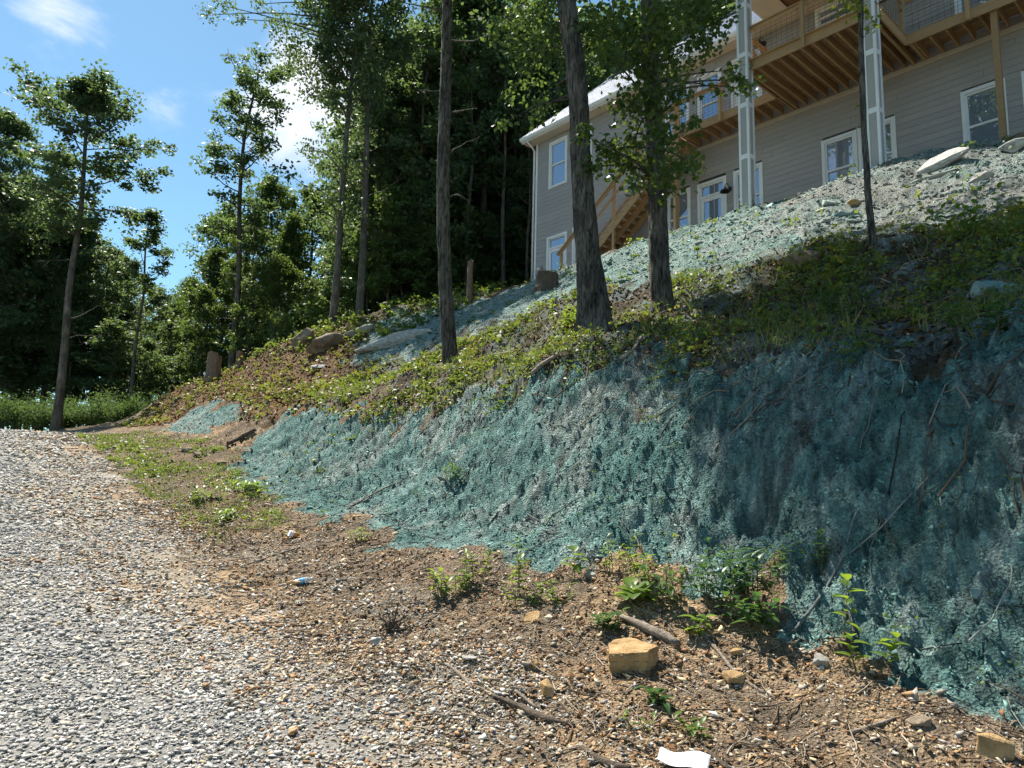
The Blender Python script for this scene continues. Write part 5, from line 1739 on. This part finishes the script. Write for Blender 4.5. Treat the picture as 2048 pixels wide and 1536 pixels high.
# ---- leafy seedlings at the foot of the bank, each a plant of its own
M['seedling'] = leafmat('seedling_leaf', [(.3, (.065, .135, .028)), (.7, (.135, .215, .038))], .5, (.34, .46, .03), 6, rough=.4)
M['seedling_dark'] = leafmat('dark_seedling_leaf', [(.3, (.025, .070, .022)), (.7, (.055, .120, .032))], .38, (.16, .30, .04), 6, rough=.35)  # darker, glossier leaf tone than the plain seedling leaf
M['stem'] = simple('green_stem', (.06, .08, .03), (.12, .13, .05), 20, .7)
def seed_leaf(length, width, curl):
    """pointed leaf blade, 3 x 6 grid along +x"""
    V, F = [], []
    for i in range(7):
        q = i / 6
        w_ = width * math.sin(math.pi * min(1, q * .92 + .04)) ** .8 * (1 - .25 * q) * .5
        zc = -curl * q * q * length
        V += [(q * length, -w_, zc + w_ * .35), (q * length, 0, zc), (q * length, w_, zc + w_ * .35)]
    for i in range(6):
        for j in range(2):
            F.append((i * 3 + j, i * 3 + j + 1, (i + 1) * 3 + j + 1, (i + 1) * 3 + j))
    return np.array(V), np.array(F)
def seedling(px, py, h, n_stem, n_leaf, leaf, label, seed, m='seedling', spread=.10, group=None, width=.5):
    h, leaf, n_stem = h * 1.2, leaf * 1.35, n_stem + (n_stem > 2) * 2
    p = on(px, py)
    rb = np.random.default_rng(seed)
    e = empty('seedling', p)
    tag(e, label, 'plant', group)
    W, A = Acc(), Acc()
    for k in range(n_stem):
        a = rb.uniform(0, 6.28)
        o_ = np.array([math.cos(a), math.sin(a), 0]) * rb.uniform(0, spread)
        tip = o_ * 1.6 + np.array([rb.normal(0, .05), rb.normal(0, .05), h * rb.uniform(.6, 1.05)])
        B = spline([o_ - np.array([0, 0, .03]), (o_ + tip) / 2 + rb.normal(0, .012, 3), tip], 8)
        W.add(tube_q(B, np.linspace(.0045, .0018, 8), 5))
        for q in range(n_leaf):
            f = .25 + .75 * (q + 1) / n_leaf
            c = np.array([np.interp(f * 7, np.arange(8), B[:, i]) for i in range(3)])
            az = q * 2.4 + rb.uniform(-.4, .4); el = rb.uniform(-.15, .55) + .3 * f
            V, F = seed_leaf(leaf * rb.uniform(.65, 1.15), leaf * width * rb.uniform(.8, 1.1), rb.uniform(.15, .6))
            ca, sa, ce, se = math.cos(az), math.sin(az), math.cos(el), math.sin(el)
            Rm = np.array([[ca * ce, -sa, -ca * se], [sa * ce, ca, -sa * se], [se, 0, ce]])
            A.add((V @ Rm.T + c, F))
    link('stem', npmesh('stem', *W.arrays(), smooth=True), M['stem'], e)
    link('leaves', npmesh('leaves', *A.arrays(), smooth=True), M[m], e)
    return e
seedling(905, 1190, .20, 5, 8, .075, 'bushy bright green seedling cluster at the lit foot of the teal bank', 1, spread=.13)
seedling(945, 1165, .26, 3, 7, .065, 'upright green seedling right beside the bushy cluster', 2)
seedling(1032, 1190, .42, 2, 12, .085, 'tall slender seedling with drooping leaves in front of the bank', 3, spread=.05)
seedling(1042, 1220, .20, 3, 7, .06, 'low seedling below the tall slender one', 4)
seedling(1148, 1160, .34, 1, 7, .10, 'single-stemmed yellow-green maple seedling above the rounded grey stone', 5, spread=.02, width=.8)
seedling(1120, 1215, .16, 4, 6, .05, 'small weed left of the rounded grey stone', 6)
seedling(1235, 1150, .30, 4, 9, .055, 'feathery green weed against the grey bank', 7, spread=.14)
seedling(1292, 1172, .22, 3, 7, .075, 'glowing yellow-green seedling above the split log', 8)
seedling(1272, 1205, .10, 3, 4, .12, 'broad lobed leaf plant just above the split log', 9, width=.9)
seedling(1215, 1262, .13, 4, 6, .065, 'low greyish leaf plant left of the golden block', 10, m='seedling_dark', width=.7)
seedling(1382, 1275, .17, 2, 6, .085, 'bright green plant at the right end of the split log', 11, width=.8)
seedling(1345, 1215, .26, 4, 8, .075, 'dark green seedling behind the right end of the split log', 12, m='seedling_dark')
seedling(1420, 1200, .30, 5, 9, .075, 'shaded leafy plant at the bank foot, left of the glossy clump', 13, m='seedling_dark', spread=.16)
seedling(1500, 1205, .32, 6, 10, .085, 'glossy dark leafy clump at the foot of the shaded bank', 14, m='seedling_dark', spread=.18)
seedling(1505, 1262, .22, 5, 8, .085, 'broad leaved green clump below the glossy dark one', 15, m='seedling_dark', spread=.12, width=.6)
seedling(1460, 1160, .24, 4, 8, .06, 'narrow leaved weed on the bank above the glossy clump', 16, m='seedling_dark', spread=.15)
seedling(1555, 1150, .22, 4, 7, .06, 'arching grassy weed right of the glossy clump', 17, spread=.12, width=.25)
seedling(1690, 1290, .34, 1, 8, .10, 'yellowing large leaved seedling leaning on the shaded bank', 18, spread=.02, width=.75)
seedling(1745, 1345, .24, 2, 8, .085, 'seedling with yellow-spotted leaves at the shaded bank foot', 19, width=.7)
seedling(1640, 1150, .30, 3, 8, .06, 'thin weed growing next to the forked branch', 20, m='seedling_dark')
seedling(1325, 1410, .08, 3, 5, .065, 'small dark rosette weed alone on the rubble', 21, m='seedling_dark', spread=.03)
seedling(1270, 1455, .08, 2, 4, .055, 'tiny pale weed on the rubble below the golden block', 22, spread=.02, width=.3)
seedling(1385, 1468, .07, 3, 4, .055, 'tiny green weed beside the mossy dark stick', 23, spread=.03)
seedling(500, 985, .18, 6, 7, .10, 'leafy green weed at the left foot of the teal bank', 24, spread=.3)
seedling(400, 1000, .16, 6, 7, .09, 'bright weed clump on the verge by the drive', 25, spread=.3)
seedling(455, 1040, .12, 6, 7, .08, 'low yellow-green weed patch on the dirt beside the drive', 26, spread=.3)
seedling(715, 1085, .14, 4, 6, .06, 'small bright weed on the dirt below the lit bank', 27, spread=.08)
seedling(900, 960, .18, 5, 7, .07, 'dark leafy vine halfway up the lit teal bank', 28, m='seedling_dark', spread=.2)
seedling(1130, 660, .45, 8, 9, .10, 'thick green fern-like weeds at the left of the leaning trunk', 29, spread=.3)
seedling(1660, 640, .35, 7, 8, .10, 'leafy weed in the shade on the bench lip', 30, m='seedling_dark', spread=.3)
seedling(1940, 480, .5, 8, 9, .10, 'tall yellow-lit weeds in the sun right of the sapling', 31, spread=.35)
seedling(1990, 680, .32, 8, 9, .08, 'glossy leafy vine over the right bank lip', 32, m='seedling_dark', spread=.35)

# ---- rubbish
m, t, b = mat('clear_plastic')
b.inputs['Base Color'].default_value = (.80, .86, .90, 1)
b.inputs['Roughness'].default_value = .15
b.inputs['Transmission Weight'].default_value = .6
M['plastic'] = m
M['label_blue'] = simple('bottle_label', (.05, .28, .62), (.30, .62, .85), 30, .4)
M['paper'] = simple('white_paper', (.74, .75, .80), (.82, .83, .86), 9, .6)
M['cup_orange'] = simple('cup_print', (.50, .17, .05), (.62, .26, .08), 20, .5)
p = on(603, 1168)
e = empty('plastic_bottle', (p[0], p[1], p[2] + .028), .35)
tag(e, 'crushed clear plastic water bottle with blue label on the dirt', 'bottle')
e.rotation_euler = (0, -.25, .35)
mb = MB(); mb.tube([(-.10, 0, 0), (-.098, 0, 0), (-.09, 0, 0), (-.05, 0, .002), (-.02, 0, 0), (.03, 0, 0), (.055, 0, 0), (.075, 0, 0), (.085, 0, 0), (.095, 0, 0)], [.020, .028, .031, .029, .031, .031, .027, .016, .013, .013], 14)
mb.build('body', M['plastic'], e, smooth=True)
mb = MB(); mb.tube([(-.025, 0, 0), (.005, 0, 0), (.028, 0, 0)], [.0322, .0325, .0322], 14); mb.build('label_band', M['label_blue'], e, smooth=True)
mb = MB(); mb.tube([(.094, 0, 0), (.108, 0, 0)], .0145, 12); mb.build('cap', M['paper'], e)
p = on(587, 1076)
e = empty('paper_cup', (p[0], p[1], p[2] + .04))
e.rotation_euler = (0, -1.25, .5)
tag(e, 'crumpled white and orange cup lying near a pale stick', 'cup')
mb = MB(); mb.tube([(0, 0, -.06), (0, 0, -.058), (.004, 0, -.01), (0, 0, .0)], [.026, .031, .036, .036], 14); mb.build('printed_band', M['cup_orange'], e, smooth=True)
mb = MB(); mb.tube([(0, 0, .0), (-.004, .003, .03), (0, 0, .06), (0, 0, .061)], [.0362, .038, .043, .040], 14); mb.build('cup_wall', M['paper'], e, smooth=True)
# white sheet at the bottom edge
p = on(1365, 1532)
bm = bmesh.new()
bmesh.ops.create_grid(bm, x_segments=12, y_segments=8, size=.5)
for v in bm.verts:
    x_, y_ = v.co.x, v.co.y
    v.co = Vector((x_ * .26, y_ * .17, .012 * math.sin(x_ * 7) + .008 * math.cos(y_ * 9 + x_ * 3) + .02 * max(0, x_) ** 2))
bmesh.ops.solidify(bm, geom=bm.faces[:], thickness=.002)
me = bpy.data.meshes.new('paper'); bm.to_mesh(me); bm.free()
for q in me.polygons: q.use_smooth = True
o = link('paper_sheet', me, M['paper'], None, (p[0], p[1] - .03, p[2] + .045))
o.rotation_euler = (.12, .08, -.35)
tag(o, 'white sheet of paper lying on the rubble between two dark sticks', 'paper')
